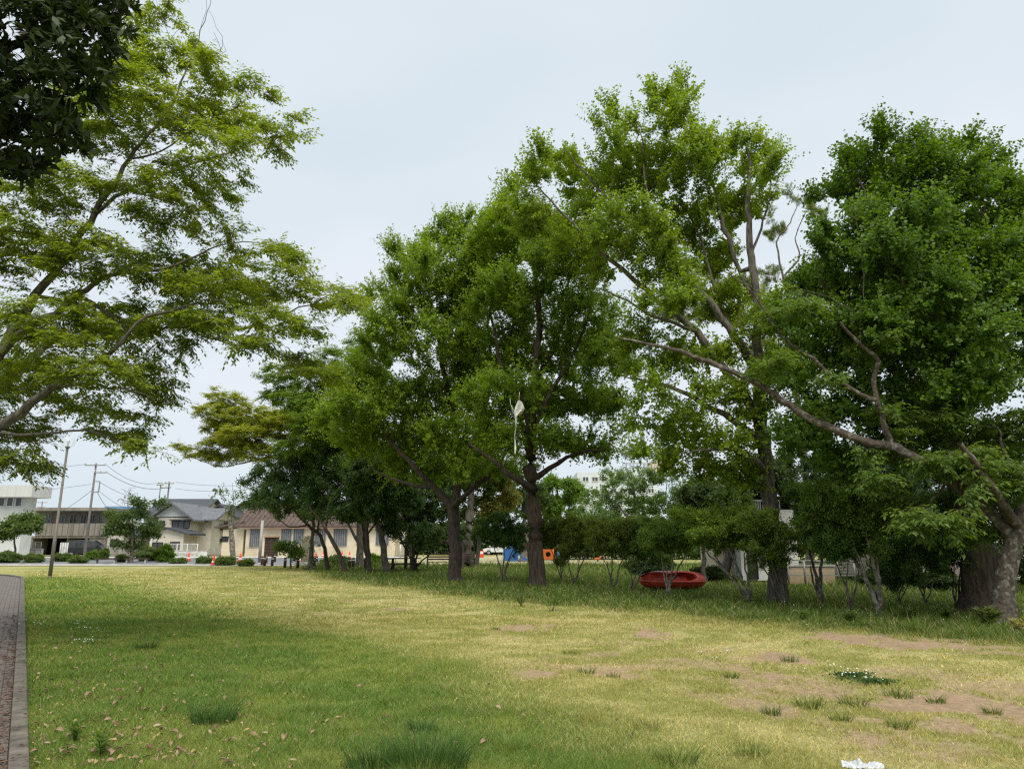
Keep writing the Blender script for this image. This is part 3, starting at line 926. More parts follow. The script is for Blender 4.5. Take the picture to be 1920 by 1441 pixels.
tree('ginkgo_tree', 'leafy green ginkgo with a dark forked trunk near the picnic table', 'tree', 'ginkgo', limbs3, pblobs(bl3, Y3, 2.2, 3, 14),
     3000, 235000, GK1, (.225, .325, .020), BARK_DARK, 3, step=.42, sizek=1.18, group='ginkgo trees on the lawn')

# --- 4: centre ginkgo
b_, Y4 = gbase(1010, 1101, .31)
limbs4 = [[b_] + plimb([(1006, 1040, .29), (1000, 950, .28), (996, 870, .25), (995, 800, .21), (1003, 700, .15), (1010, 600, .13), (1000, 500, .08), (985, 420, .04)], Y4),
          plimb([(996, 905, .14), (960, 890, .11), (920, 860, .07), (880, 830, .04)], Y4 - .8),
          plimb([(998, 900, .13), (1030, 880, .10), (1080, 850, .06), (1140, 840, .03)], Y4),
          plimb([(995, 820, .12), (1030, 740, .09), (1080, 650, .06), (1110, 570, .035)], Y4),
          plimb([(996, 840, .12), (960, 750, .09), (930, 650, .06), (915, 540, .035)], Y4 + .5),
          plimb([(1003, 720, .1), (1050, 620, .07), (1070, 500, .04)], Y4 + 1),
          plimb([(996, 860, .1), (990, 800, .07, -1.5), (975, 740, .04, -3)], Y4)]
bl4 = [(930, 480, 60, 50), (950, 410, 45, 34), (1005, 430, 60, 46), (1060, 480, 75, 50), (975, 570, 90, 50), (1090, 590, 70, 46), (1030, 660, 110, 45), (1130, 680, 52, 36), (940, 660, 60, 45), (950, 760, 80, 36), (1060, 755, 85, 36),
       (1145, 765, 40, 26), (1000, 830, 90, 28), (1090, 840, 60, 24), (1150, 858, 30, 12), (925, 850, 45, 24), (975, 728, 55, 16, -3, .7), (1170, 700, 25, 22)]
tree('ginkgo_tree', 'central ginkgo with a straight brown trunk and a torn kite hanging in it', 'tree', 'ginkgo', limbs4, pblobs(bl4, Y4, 2.2, 4, 14),
     2800, 190000, GK1, GK2, BARK_GINKGO, 4, step=.4, sizek=1.14, group='ginkgo trees on the lawn')

# --- 5: tall ginkgo right of centre, fanned grey limbs
b_, Y5 = gbase(1457, 1128, .27)
limbs5 = [[b_] + plimb([(1455, 1060, .24), (1447, 980, .22), (1438, 900, .21), (1430, 830, .19), (1424, 760, .165), (1422, 690, .14), (1418, 560, .115), (1408, 480, .11), (1402, 400, .08), (1405, 320, .045), (1400, 270, .025)], Y5),
          plimb([(1424, 700, .13), (1400, 671, .125), (1359, 606, .11), (1319, 553, .10), (1282, 505, .09), (1262, 478, .08), (1220, 445, .07), (1168, 405, .05), (1099, 325, .03), (1060, 280, .018)], Y5),
          plimb([(1430, 800, .15), (1385, 725, .13), (1343, 675, .12), (1302, 618, .10), (1260, 580, .09), (1221, 553, .08), (1160, 500, .065), (1105, 450, .05), (1064, 412, .035), (1010, 350, .02)], Y5 - .5),
          plimb([(1394, 520, .08), (1362, 447, .075), (1349, 391, .06), (1330, 330, .045), (1297, 250, .03), (1290, 190, .015)], Y5 + .3),
          plimb([(1418, 570, .10), (1394, 520, .095)], Y5 + .2),
          plimb([(1262, 478, .05), (1240, 450, .045), (1227, 430, .04), (1210, 343, .03), (1203, 239, .015)], Y5),
          plimb([(1430, 830, .12), (1416, 817, .11), (1363, 780, .09), (1282, 736, .06), (1220, 715, .035), (1172, 707, .018)], Y5 - .5),
          plimb([(1359, 606, .06), (1340, 540, .05), (1320, 470, .04), (1290, 400, .025)], Y5 + .6),
          plimb([(1302, 618, .06), (1240, 600, .045), (1170, 560, .03), (1120, 540, .02)], Y5 - 1),
          plimb([(1435, 880, .09), (1400, 850, .07), (1350, 840, .045), (1290, 850, .02)], Y5 - .8),
          plimb([(1408, 480, .05), (1430, 420, .035), (1445, 340, .02)], Y5)]
bl5 = [(1265, 148, 14, 20), (1293, 152, 11, 14), (1232, 162, 14, 24), (1155, 188, 18, 14), (1140, 205, 20, 10), (1195, 220, 34, 24), (1270, 210, 38, 28), (1150, 245, 30, 18), (1022, 264, 28, 8), (1060, 288, 36, 22), (1005, 305, 20, 14), (1010, 330, 36, 20), (962, 330, 18, 20), (945, 380, 18, 16),
       (1110, 330, 50, 36), (1200, 300, 70, 50), (1290, 290, 60, 50), (1370, 250, 42, 22), (1415, 280, 28, 34), (1448, 290, 14, 22), (1440, 330, 20, 22), (1000, 390, 42, 38), (1080, 410, 55, 40), (1180, 410, 75, 45), (1280, 390, 65, 42),
       (1370, 370, 42, 42), (1230, 490, 75, 34), (1330, 470, 45, 30), (1130, 500, 46, 26), (1250, 570, 70, 30), (1350, 570, 55, 30), (1450, 600, 40, 40), (1200, 640, 45, 16), (1300, 665, 80, 30), (1230, 735, 45, 20), (1340, 750, 65, 30),
       (1280, 820, 55, 22), (1370, 840, 60, 34), (1440, 720, 40, 50), (1190, 790, 22, 30), (1250, 790, 40, 24), (1480, 680, 35, 40), (1200, 850, 24, 14), (1400, 780, 40, 40), (1320, 885, 50, 18), (1410, 895, 50, 28), (1260, 860, 30, 14)]
tree('ginkgo_tree', 'tallest ginkgo, its bare grey limbs fanned to the left above the azaleas', 'tree', 'ginkgo', limbs5, pblobs(bl5, Y5, 1.6, 5, 26),
     3200, 185000, (.090, .160, .010), (.235, .335, .020), BARK_GREY, 5, step=.33, sizek=1.0, group='ginkgo trees on the lawn', slenk=.8)

# --- 6: dense dark ginkgo right, with its thick leaning trunk
b_, Y6 = gbase(1838, 1150, .44)
limbs6 = [[b_] + plimb([(1830, 1060, .39), (1815, 980, .35), (1795, 890, .30), (1780, 800, .24), (1765, 650, .17), (1750, 500, .12), (1735, 380, .11), (1725, 290, .05)], Y6),
          plimb([(1785, 820, 0.108), (1720, 740, 0.084), (1640, 660, 0.06), (1560, 580, 0.036), (1530, 500, 0.018)], Y6),
          plimb([(1780, 800, 0.096), (1840, 720, 0.072), (1900, 620, 0.048), (1960, 520, 0.03)], Y6),
          plimb([(1765, 650, 0.078), (1700, 550, 0.06), (1640, 430, 0.036), (1610, 320, 0.018)], Y6 - .6),
          plimb([(1760, 620, 0.072), (1820, 480, 0.048), (1860, 350, 0.024)], Y6 + .6),
          plimb([(1790, 850, 0.072), (1700, 800, 0.054), (1600, 760, 0.03)], Y6 + .5),
          plimb([(1770, 700, 0.072), (1740, 600, 0.054, -1.4), (1720, 480, 0.03, -2)], Y6)]
bl6 = [(1600, 275, 30, 26), (1655, 240, 32, 22), (1715, 238, 40, 22), (1800, 245, 40, 20), (1860, 285, 30, 28), (1560, 335, 30, 20), (1640, 320, 65, 50), (1750, 320, 80, 55), (1850, 370, 60, 55), (1555, 425, 36, 40), (1650, 440, 90, 60),
       (1760, 440, 90, 60), (1870, 470, 60, 60), (1550, 530, 50, 40), (1660, 550, 90, 60), (1770, 560, 90, 60), (1870, 590, 60, 60), (1500, 610, 45, 34), (1600, 650, 90, 50), (1720, 670, 90, 50), (1840, 700, 80, 50), (1510, 710, 50, 36),
       (1640, 750, 80, 40), (1560, 790, 60, 34), (1905, 350, 30, 50), (1980, 450, 70, 120), (1980, 650, 70, 80), (1750, 760, 60, 30), (1510, 820, 60, 36), (1700, 835, 70, 34), (1860, 850, 50, 40), (1600, 860, 70, 30), (1740, 560, 80, 50, -2.2, 1.0), (1800, 650, 70, 40, -2.2, 1.0), (1660, 470, 60, 40, -2, 1.0), (1860, 560, 50, 40, -2, 1.0), (1790, 740, 60, 34, -2, 1.0), (1720, 400, 60, 40, -2, 1.0), (1640, 620, 60, 40, -2, 1.0)]
tree('ginkgo_tree', 'dense dark green ginkgo with a very thick leaning trunk at the right', 'tree', 'ginkgo', limbs6, pblobs(bl6, Y6, 1.7, 6, 34),
     4300, 330000, (.034, .094, .009), (.122, .210, .016), BARK_GINKGO, 6, step=.33, sizek=.98, group='ginkgo trees on the lawn', slenk=.75)

# --- 7: cherry at the right edge with its long bare pale limb
b_, Y7 = gbase(1878, 1172, .24)
limbs7 = [[b_] + plimb([(1882, 1110, .19), (1895, 1040, .175), (1908, 990, .17), (1930, 920, .15), (1965, 830, .10), (1990, 740, .05)], Y7),
          plimb([(1900, 1010, .13), (1860, 965, .12), (1820, 930, .115), (1780, 900, .11), (1735, 872, .105), (1700, 850, .10), (1672, 835, .095), (1640, 832, .085), (1580, 812, .08), (1510, 780, .075), (1450, 738, .068), (1400, 708, .062), (1330, 680, .052), (1280, 660, .045), (1240, 650, .035), (1160, 634, .022)], Y7),
          plimb([(1672, 835, .075), (1652, 775, .06), (1641, 740, .055), (1640, 695, .052), (1648, 675, .050), (1620, 650, .045), (1600, 630, .036), (1575, 603, .028)], Y7),
          plimb([(1641, 752, .05), (1600, 730, .045), (1560, 705, .040), (1520, 670, .036), (1475, 640, .032), (1452, 610, .028), (1420, 560, .024), (1390, 530, .018), (1355, 508, .010)], Y7),
          plimb([(1614, 645, .018), (1612, 600, .016), (1618, 540, .013), (1615, 460, .009), (1600, 380, .006)], Y7),
          plimb([(1618, 520, .010), (1640, 480, .009), (1675, 440, .007), (1702, 398, .004)], Y7),
          plimb([(1612, 590, .010), (1560, 560, .008), (1500, 540, .006), (1450, 520, .004)], Y7),
          plimb([(1612, 625, .010), (1660, 620, .008), (1690, 600, .006), (1700, 580, .004)], Y7),
          plimb([(1908, 990, .12), (1850, 900, .07, -1), (1800, 830, .04, -1.5)], Y7),
          plimb([(1780, 900, .03), (1740, 945, .022), (1710, 985, .012)], Y7),
          plimb([(1930, 920, .06), (1890, 860, .04), (1870, 800, .02)], Y7)]
bl7 = [(1745, 790, 60, 20), (1850, 805, 60, 26), (1700, 850, 46, 18), (1800, 868, 70, 26), (1885, 895, 50, 34), (1690, 935, 46, 20), (1750, 975, 70, 22), (1840, 1000, 40, 20), (1620, 612, 46, 14), (1650, 640, 24, 10), (1500, 580, 36, 8), (1565, 712, 26, 10),
       (1450, 680, 30, 10), (1640, 895, 30, 12), (1660, 770, 22, 14), (1950, 800, 50, 50), (1960, 930, 40, 40)]
tree('cherry_tree', 'old cherry at the right edge with a long bare pale limb stretching left', 'tree', 'cherry', limbs7, pblobs(bl7, Y7, 1.0, 7),
     1300, 30000, CH1, CH2, BARK_CHERRY, 7, step=.17, kill=.2, tip=.003, up=.0)

# --- 8: pines behind, crooked limbs and pads
b_, Y8 = gbase(1520, 1078, .22)
limbs8 = [[b_] + plimb([(1515, 950, .19), (1500, 800, .16), (1485, 650, .12), (1478, 560, .10), (1470, 520, .08)], Y8),
          plimb([(1478, 560, .07), (1462, 490, .055), (1458, 450, .045), (1480, 420, .035), (1495, 385, .02)], Y8),
          plimb([(1470, 520, .06), (1500, 480, .045), (1490, 450, .03), (1500, 420, .028), (1515, 390, .02)], Y8),
          plimb([(1478, 560, .06), (1515, 520, .05), (1535, 490, .035), (1530, 430, .02)], Y8),
          plimb([(1485, 620, .07), (1420, 560, .05), (1340, 530, .03)], Y8),
          plimb([(1490, 680, .07), (1400, 620, .05), (1300, 590, .03)], Y8)]
bl8 = [(1478, 362, 24, 7), (1508, 378, 26, 9), (1432, 400, 18, 8), (1450, 440, 26, 9), (1535, 405, 22, 10), (1545, 445, 20, 18), (1420, 520, 34, 14), (1370, 540, 40, 14), (1300, 520, 60, 20), (1290, 590, 70, 18), (1380, 600, 60, 16), (1500, 530, 40, 12), (1240, 480, 30, 20), (1440, 660, 50, 30)]
tree('pine_tree', 'pine with crooked bare limbs and small needle pads between two ginkgos', 'tree', 'pine', limbs8, pblobs(bl8, Y8, 1.5, 8),
     900, 70000, (.08, .12, .035), (.17, .21, .065), BARK_GREY, 8, step=.3, sizek=1.3, tip=.006)

# --- 9: yellow-green maple reaching left over the road
b_, Y9 = gbase(690, 1068, .22)
limbs9 = [[b_] + plimb([(686, 1010, .19), (680, 950, .17), (668, 900, .14)], Y9),
          plimb([(668, 900, .11), (620, 862, .09), (560, 845, .07), (480, 862, .045), (410, 874, .025), (350, 852, .012)], Y9),
          plimb([(620, 862, .07), (560, 815, .05), (500, 790, .035), (440, 760, .02), (405, 735, .01)], Y9),
          plimb([(668, 900, .10), (640, 820, .07), (600, 740, .05), (560, 690, .03)], Y9),
          plimb([(668, 900, .10), (680, 800, .07), (680, 700, .04)], Y9)]
bl9 = [(402, 738, 15, 13), (390, 770, 26, 14), (440, 830, 60, 12), (430, 755, 36, 22), (480, 785, 60, 26), (425, 800, 44, 18), (348, 838, 26, 9), (400, 852, 55, 11), (480, 845, 40, 14), (545, 800, 60, 32), (590, 770, 50, 30), (520, 860, 40, 10), (455, 815, 50, 20), (610, 820, 40, 24)]
tree('maple_tree', 'yellow green maple with layered boughs stretching left over the road', 'tree', 'zelkova', limbs9, pblobs(bl9, Y9, 1.2, 9),
     2600, 110000, (.15, .20, .018), (.31, .35, .04), BARK_DARK, 9, step=.28, sizek=1.9, slenk=1.3)
b_, Y9b = gbase(724, 1074, .2)
limbs9b = [[b_] + plimb([(718, 1020, .17), (706, 970, .14), (700, 935, .12), (680, 900, .09), (650, 840, .07), (620, 780, .05), (590, 720, .03)], Y9b),
           plimb([(706, 960, .07), (660, 930, .05), (610, 925, .03)], Y9b),
           plimb([(680, 900, .07), (690, 800, .05), (670, 700, .03)], Y9b)]
bl9b = [(540, 692, 45, 16), (580, 725, 60, 26), (625, 660, 36, 15), (650, 700, 50, 30), (600, 790, 60, 34), (680, 650, 30, 22), (660, 780, 60, 34), (700, 720, 40, 40), (560, 750, 40, 24), (530, 740, 40, 20), (640, 840, 60, 34), (560, 830, 50, 20), (700, 860, 50, 30), (590, 690, 50, 20), (510, 705, 24, 10)]
tree('zelkova_tree', 'mid green zelkova with a crooked pale trunk behind the dark cherries', 'tree', 'zelkova', limbs9b, pblobs(bl9b, Y9b, 1.4, 19),
     2200, 100000, (.075, .155, .018), (.185, .28, .03), BARK_GREY, 19, step=.36, sizek=1.8, slenk=1.3)

# --- 10: dark low cherries left of centre
def cherry_low(u, v, lean_pts, bl, label, seed, r=.13, col=((.032, .074, .020), (.080, .140, .036)), natt=900, nl_=46000):
    b_, Y = gbase(u, v, r)
    limbs = [[b_] + plimb(lean_pts[0], Y)] + [plimb(p, Y) for p in lean_pts[1:]]
    return tree('cherry_tree', label, 'tree', 'broad', limbs, pblobs(bl, Y, 1.4, seed), natt, nl_, col[0], col[1], BARK_DARK, seed, step=.33, sizek=1.25, group='low dark cherries')
cherry_low(616, 1070, [[(610, 1030, .11), (595, 1000, .10), (578, 985, .08), (555, 960, .05)], [(595, 1000, .07), (600, 950, .05), (590, 900, .03)], [(578, 985, .05), (540, 985, .03), (500, 950, .02)]],
           [(470, 905, 22, 8), (520, 890, 55, 22), (545, 930, 70, 32), (490, 945, 40, 14), (590, 880, 60, 34), (600, 940, 50, 30), (560, 858, 46, 18)],
           'dark cherry leaning left with its leaves hanging over the cream hall', 20)
cherry_low(648, 1074, [[(638, 1040, .12), (618, 1005, .10), (612, 985, .08), (620, 940, .06), (650, 900, .04)], [(618, 1005, .06), (600, 975, .045), (580, 950, .03)]],
           [(640, 890, 70, 40), (660, 945, 60, 32), (610, 850, 50, 22), (700, 900, 60, 40), (600, 960, 40, 16)],
           'dark cherry whose curved trunk leans left beside the stone monument', 21)
cherry_low(693, 1075, [[(690, 1030, .11), (688, 985, .09), (690, 940, .06)], [(688, 1000, .06), (720, 960, .04)]],
           [(700, 950, 50, 26), (740, 930, 60, 36), (700, 880, 60, 40), (660, 960, 30, 18)],
           'short dark cherry with a straight trunk beside the pale twin trunks', 22)
cherry_low(778, 1072, [[(775, 1040, .08), (772, 1000, .07), (765, 960, .05)], [(776, 1060, .06), (790, 1020, .05), (800, 980, .04)], [(777, 1064, .05), (752, 1010, .045), (740, 970, .03)], [(778, 1066, .05), (812, 1030, .035), (825, 990, .02)]],
           [(770, 960, 60, 34), (820, 950, 40, 30), (790, 1000, 44, 16), (740, 990, 30, 18), (800, 910, 60, 30)],
           'dark cherry with several thin stems shading the picnic table', 23, r=.08)
# pale trunks behind
def back_tree(u, v, r, crown, label, c, seed, style='broad', bark=None, sizek=1.8, nl_=16000, natt=320, step=.5, name='broadleaf_tree', topv=None, group=None, extra=None):
    b_, Y = gbase(u, v, r)
    bl = pblobs(crown, Y, 1.0, seed)
    cc = crown[0]
    tv = topv or cc[1]
    limbs = [[b_] + plimb([((u * 2 + cc[0]) / 3, v - (v - tv) * .35, r * .85), ((u + cc[0] * 2) / 3, v - (v - tv) * .7, r * .65), (cc[0], tv, r * .35)], Y)]
    if extra: limbs += [plimb(e, Y) for e in extra]
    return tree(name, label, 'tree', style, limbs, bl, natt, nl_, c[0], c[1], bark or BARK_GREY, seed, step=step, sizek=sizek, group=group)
back_tree(676, 1064, .26, [(672, 900, 40, 30), (640, 870, 40, 30), (700, 860, 40, 30)], 'pale grey trunked tree standing left of the park posts', ((.03, .065, .02), (.07, .12, .03)), 30, extra=[[(676, 1020, .12), (655, 985, .08), (645, 960, .05)]])
back_tree(878, 1064, .42, [(885, 900, 60, 50), (860, 860, 60, 40), (920, 880, 50, 30)], 'thick pale grey trunk directly behind the dark forked ginkgo', ((.045, .085, .018), (.10, .155, .028)), 31, bark=BARK_GREY)
back_tree(893, 1062, .16, [(905, 960, 46, 26), (940, 930, 36, 40), (915, 900, 40, 30)], 'golden leaved tree glowing between the two middle ginkgo trunks', ((.11, .12, .02), (.20, .20, .035)), 32, nl_=14000)
back_tree(984, 1053, .42, [(985, 930, 50, 50), (960, 880, 50, 40)], 'stout far trunk seen behind the blue slide', ((.035, .07, .02), (.08, .13, .03)), 33, nl_=12000, sizek=2.2, step=.8)
back_tree(1050, 1050, .25, [(1045, 918, 44, 26), (1075, 930, 26, 22), (1010, 930, 36, 26), (1050, 960, 40, 24)], 'bright fresh green round tree behind the central trunk', ((.075, .15, .015), (.15, .25, .028)), 34, nl_=20000, sizek=2.4, step=.9, style='broad')
back_tree(1215, 1062, .14, [(1185, 905, 46, 16), (1235, 892, 42, 14), (1130, 930, 46, 18), (1200, 945, 86, 28), (1280, 935, 40, 22), (1105, 965, 36, 18), (1180, 985, 70, 24), (1150, 890, 26, 10)],
          'pale green young cherry spreading low behind the azaleas', ((.075, .14, .035), (.16, .25, .07)), 35, nl_=30000, sizek=1.5, natt=900, step=.4,
          extra=[[(1212, 1010, .08), (1170, 960, .05), (1130, 925, .03)], [(1212, 1000, .07), (1245, 940, .04), (1250, 895, .02)]])
back_tree(1318, 1094, .10, [(1320, 930, 50, 26), (1370, 960, 50, 30), (1290, 990, 50, 24), (1350, 910, 40, 20)], 'small loose tree in front of the cream building', ((.05, .095, .025), (.10, .155, .04)), 36, nl_=26000, sizek=1.15, natt=700, step=.35)
back_tree(1352, 1090, .20, [(1400, 930, 50, 40), (1480, 960, 50, 40), (1450, 890, 50, 40)], 'dark evergreen close behind the tallest ginkgo trunk', ((.025, .05, .016), (.055, .09, .022)), 37, nl_=42000, sizek=1.2, natt=500, step=.35)
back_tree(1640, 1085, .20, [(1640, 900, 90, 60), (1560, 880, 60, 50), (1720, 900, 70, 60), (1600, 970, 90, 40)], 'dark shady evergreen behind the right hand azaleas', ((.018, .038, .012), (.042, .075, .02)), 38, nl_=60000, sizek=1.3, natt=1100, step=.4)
back_tree(1890, 1110, .16, [(1900, 960, 50, 40), (1850, 930, 40, 40), (1940, 1000, 50, 50), (1900, 1060, 40, 30)], 'bushy evergreen beyond the cherry trunk at the right edge', ((.022, .048, .014), (.05, .09, .022)), 39, nl_=20000, sizek=1.2, natt=500, step=.35)

# --- 11: azaleas pruned to bare stems with flat crowns
def azalea(u, v, bl, label, seed, stems, col=((.050, .090, .016), (.125, .185, .030)), nl_=22000, r=.035, natt=500):
    r *= .82; nl_ = int(nl_ * 1.3); col = tuple(tuple(c * 1.3 for c in k) for k in col); natt = int(natt * 1.2)
    g = G(u, v); Y = g[1]
    rg = np.random.default_rng(seed)
    blb = pblobs(bl, Y, .35, seed)
    extra = []
    for b in bl:
        for k in range(2):
            extra.append((b[0] + rg.uniform(-1.1, 1.1) * b[2], b[1] + rg.uniform(-1.3, 2.4) * b[3], b[2] * rg.uniform(.25, .4), b[3] * rg.uniform(.25, .45)))
    blb += pblobs(extra, Y, .4, seed + 7)
    limbs = []
    for i, (su, sv) in enumerate(stems):
        e = at(su, sv, Y + rg.uniform(-.4, .4))
        rr = r * rg.uniform(.8, 1.1)
        b0 = np.array([g[0], g[1], -.05]) if i == 0 else np.array([g[0] + rg.uniform(-.05, .05), g[1] + rg.uniform(-.05, .05), .12])
        mid = b0 + (e - b0) * np.array([.45, .5, .5]) + np.array([rg.uniform(-.06, .06), 0, rg.uniform(-.04, .04)])
        limbs.append([(b0, rr * 1.2), (b0 + (mid - b0) * .5 + np.array([rg.uniform(-.04, .04), 0, 0]), rr), (mid, rr * .85), (e, rr * .5)])
    return tree('azalea_shrub', label, 'shrub', 'shrub', limbs, blb, natt, nl_, col[0], col[1], BARK_PALE if r > .034 else BARK_GREY, seed, step=.13, kill=.16,
                group='azaleas on bare stems', tip=.0035, sizek=1.15, minz=.5, up=.1)
AZB = ((.055, .085, .014), (.130, .165, .024))
AZD = ((.030, .070, .014), (.070, .130, .024))
azalea(943, 1094, [(938, 1000, 44, 22), (905, 985, 20, 12), (960, 1015, 30, 14), (940, 975, 30, 12)], 'dark green azalea left of the central ginkgo trunk', 51, [(925, 1020), (945, 1015), (965, 1022), (958, 1045)], AZD, r=.04)
azalea(1053, 1092, [(1045, 1000, 44, 24), (1015, 985, 26, 16), (1060, 985, 30, 14)], 'brownish azalea just right of the central ginkgo trunk', 52, [(1030, 1022), (1050, 1018), (1070, 1024)], AZB, r=.03)
azalea(1078, 1098, [(1095, 1005, 38, 22), (1075, 985, 30, 14)], 'second brownish azalea right of the central ginkgo, on forked stems', 53, [(1062, 1030), (1088, 1022), (1110, 1025)], AZB, r=.035)
azalea(1150, 1108, [(1150, 1010, 42, 26), (1130, 990, 30, 14), (1165, 990, 30, 14)], 'azalea on two thin pale stems left of the red boat', 54, [(1128, 1040), (1150, 1030), (1172, 1035)], AZB, r=.033)
azalea(1186, 1110, [(1205, 1000, 50, 26), (1190, 1020, 40, 14), (1225, 985, 36, 12)], 'azalea whose pale stems stand at the red boat bow', 55, [(1180, 1035), (1200, 1030), (1225, 1035)], ((.05, .09, .018), (.12, .185, .03)), r=.035)
azalea(1251, 1121, [(1262, 1005, 64, 28), (1300, 995, 40, 22), (1230, 1015, 40, 16)], 'azalea with a forked pale stem in front of the red boat', 56, [(1240, 1045), (1262, 1035), (1290, 1030), (1250, 1060)], ((.050, .100, .016), (.130, .205, .03)), r=.042)
azalea(1408, 1130, [(1350, 1000, 70, 32), (1400, 985, 60, 30), (1330, 975, 60, 18), (1430, 1005, 40, 20)], 'broad yellow green azalea leaning left of the tallest ginkgo trunk', 57, [(1340, 1040), (1370, 1035), (1395, 1040), (1320, 1030)], ((.060, .115, .014), (.165, .235, .028)), nl_=36000, r=.045, natt=800)
azalea(1474, 1136, [(1420, 985, 34, 22), (1450, 1000, 30, 18), (1470, 1010, 24, 12)], 'thin azalea crossing in front of the tallest ginkgo trunk', 58, [(1420, 1040), (1465, 1080), (1440, 1030)], ((.055, .100, .016), (.13, .19, .028)), r=.03, nl_=12000)
azalea(1540, 1132, [(1530, 950, 44, 34), (1560, 985, 36, 20), (1510, 930, 34, 16)], 'tall azalea with a leaning pale trunk beside the tan wall', 59, [(1520, 1060), (1512, 1015), (1545, 1000)], ((.036, .08, .016), (.085, .15, .026)), r=.055)
azalea(1596, 1150, [(1585, 990, 50, 26), (1560, 1020, 34, 16), (1620, 1010, 34, 20)], 'slender azalea left of the forked pale azalea trunk', 60, [(1570, 1060), (1590, 1050), (1612, 1055)], ((.036, .08, .016), (.085, .15, .024)), r=.032)
azalea(1652, 1154, [(1580, 925, 70, 30), (1640, 945, 60, 34), (1540, 950, 40, 18), (1670, 985, 40, 24), (1610, 970, 60, 26)], 'widest azalea, on a forked pale trunk leaning left', 61, [(1600, 1020), (1575, 1000), (1625, 1010), (1640, 1030)], ((.044, .092, .016), (.115, .18, .026)), nl_=42000, r=.06, natt=900)
azalea(1738, 1138, [(1715, 990, 50, 30), (1750, 1010, 46, 28), (1725, 1050, 46, 20), (1700, 1040, 30, 20)], 'bushy low azalea midway between the pale azalea and thick trunk', 62, [(1715, 1060), (1738, 1050), (1755, 1060)], AZD, r=.03, nl_=30000, natt=700)
azalea(1795, 1148, [(1785, 985, 44, 24), (1815, 1010, 34, 22), (1770, 1030, 34, 20), (1790, 960, 36, 18)], 'dark azalea on two thin stems before the thick leaning trunk', 63, [(1785, 1060), (1805, 1050), (1790, 1030)], AZD, r=.032, nl_=26000)
azalea(1690, 1144, [(1680, 1040, 34, 24), (1670, 1080, 26, 18), (1705, 1085, 26, 18)], 'small dark azalea bush with leaves down to the grass', 64, [(1675, 1090), (1695, 1080), (1705, 1095)], AZD, r=.022, nl_=14000, natt=350)

# --- 12: far side greenery
back_tree(30, 1054, .10, [(25, 990, 44, 12), (55, 975, 28, 10), (0, 1000, 40, 12)], 'small flat topped garden tree before the white building', ((.05, .095, .02), (.12, .18, .035)), 70, nl_=7000, sizek=2.4, step=.5)
back_tree(246, 1055, .14, [(250, 965, 26, 10), (232, 988, 32, 10), (268, 1000, 30, 12), (208, 1000, 18, 6), (288, 985, 20, 6), (262, 942, 12, 6), (245, 1022, 30, 8), (302, 945, 14, 4), (212, 965, 16, 4)], 'loose leafy roadside tree left of the pale gabled house', ((.045, .085, .025), (.105, .16, .045)), 71, nl_=8000, sizek=2.2, natt=700, step=.45)
back_tree(372, 1041, .22, [(395, 1000, 34, 13), (375, 1012, 26, 10), (410, 990, 24, 9), (370, 995, 20, 8), (395, 985, 22, 6)], 'dark garden pine with a bent trunk beside the cream hall', ((.018, .035, .014), (.045, .065, .022)), 72, style='pine', nl_=16000, sizek=3.0, natt=300, step=.6, name='pine_tree', bark=BARK_DARK)
back_tree(1410, 1062, .16, [(1400, 1020, 50, 20), (1340, 1030, 50, 18), (1450, 1040, 30, 14)], 'low leafy tree by the white flat roofed block', ((.045, .09, .018), (.10, .16, .03)), 73, nl_=10000, sizek=1.6)
# bare tree (no leaves): trunk only
b_, Yb = gbase(238, 1046, .12)
rgb_ = np.random.default_rng(5)
bl_ = pblobs([(240, 925, 18, 16), (232, 940, 14, 12), (250, 935, 14, 12)], Yb, .6, 5)
pos, par, rad, _ = skeleton([[b_] + plimb([(239, 1000, .11), (240, 960, .08), (240, 940, .05)], Yb)], sample_blobs(bl_, 260, rgb_), .35, .4, rgb_, tip=.02, up=.2)
root = thing('bare_tree', 'leafless thin tree between the concrete block and the houses', 'tree', b_[0])
TV, TF = tube_mesh(pos, par, rad); np_mesh('trunk', TV, TF, BARK_PALE, True, None, root, b_[0])
# pollard with knobbly trunk
b_, Yp = gbase(437, 1058, .24)
root = thing('pollard_tree', 'pollarded knobbly trunk with one thin shoot before the cream hall', 'tree', b_[0])
lm = [[b_] + plimb([(437, 1040, .19), (435, 1020, .21), (434, 1000, .17), (433, 985, .20), (432, 972, .23), (433, 968, .12)], Yp),
      plimb([(434, 972, .05), (437, 950, .035), (437, 925, .02), (436, 905, .012)], Yp), plimb([(437, 930, .015), (420, 920, .01), (412, 925, .006)], Yp), plimb([(437, 940, .015), (455, 925, .01), (462, 918, .006)], Yp)]
pos, par, rad, _ = skeleton(lm, np.zeros((0, 3)), .18, .3, rgb_)
TV, TF = tube_mesh(pos, par, rad, True, rgb_); np_mesh('trunk', TV, TF, BARK_PALE, True, None, root, b_[0])
org = np.array([at(418, 922, Yp), at(412, 926, Yp), at(460, 918, Yp), at(452, 926, Yp), at(430, 935, Yp), at(434, 960, Yp), at(437, 955, Yp)])
org = np.repeat(org, 9, axis=0) + rgb_.normal(0, .22, (63, 3)); dd = nrm(rgb_.normal(0, 1, (63, 3)))
V, F, col = make_leaves(org, dd, np.full(63, .25), 8, .2, .5, 'rh', .1, .08, False, (.05, .09, .03), (.12, .17, .05), rgb_)
np_mesh('crown', V, F, LEAF, False, col, root, b_[0])
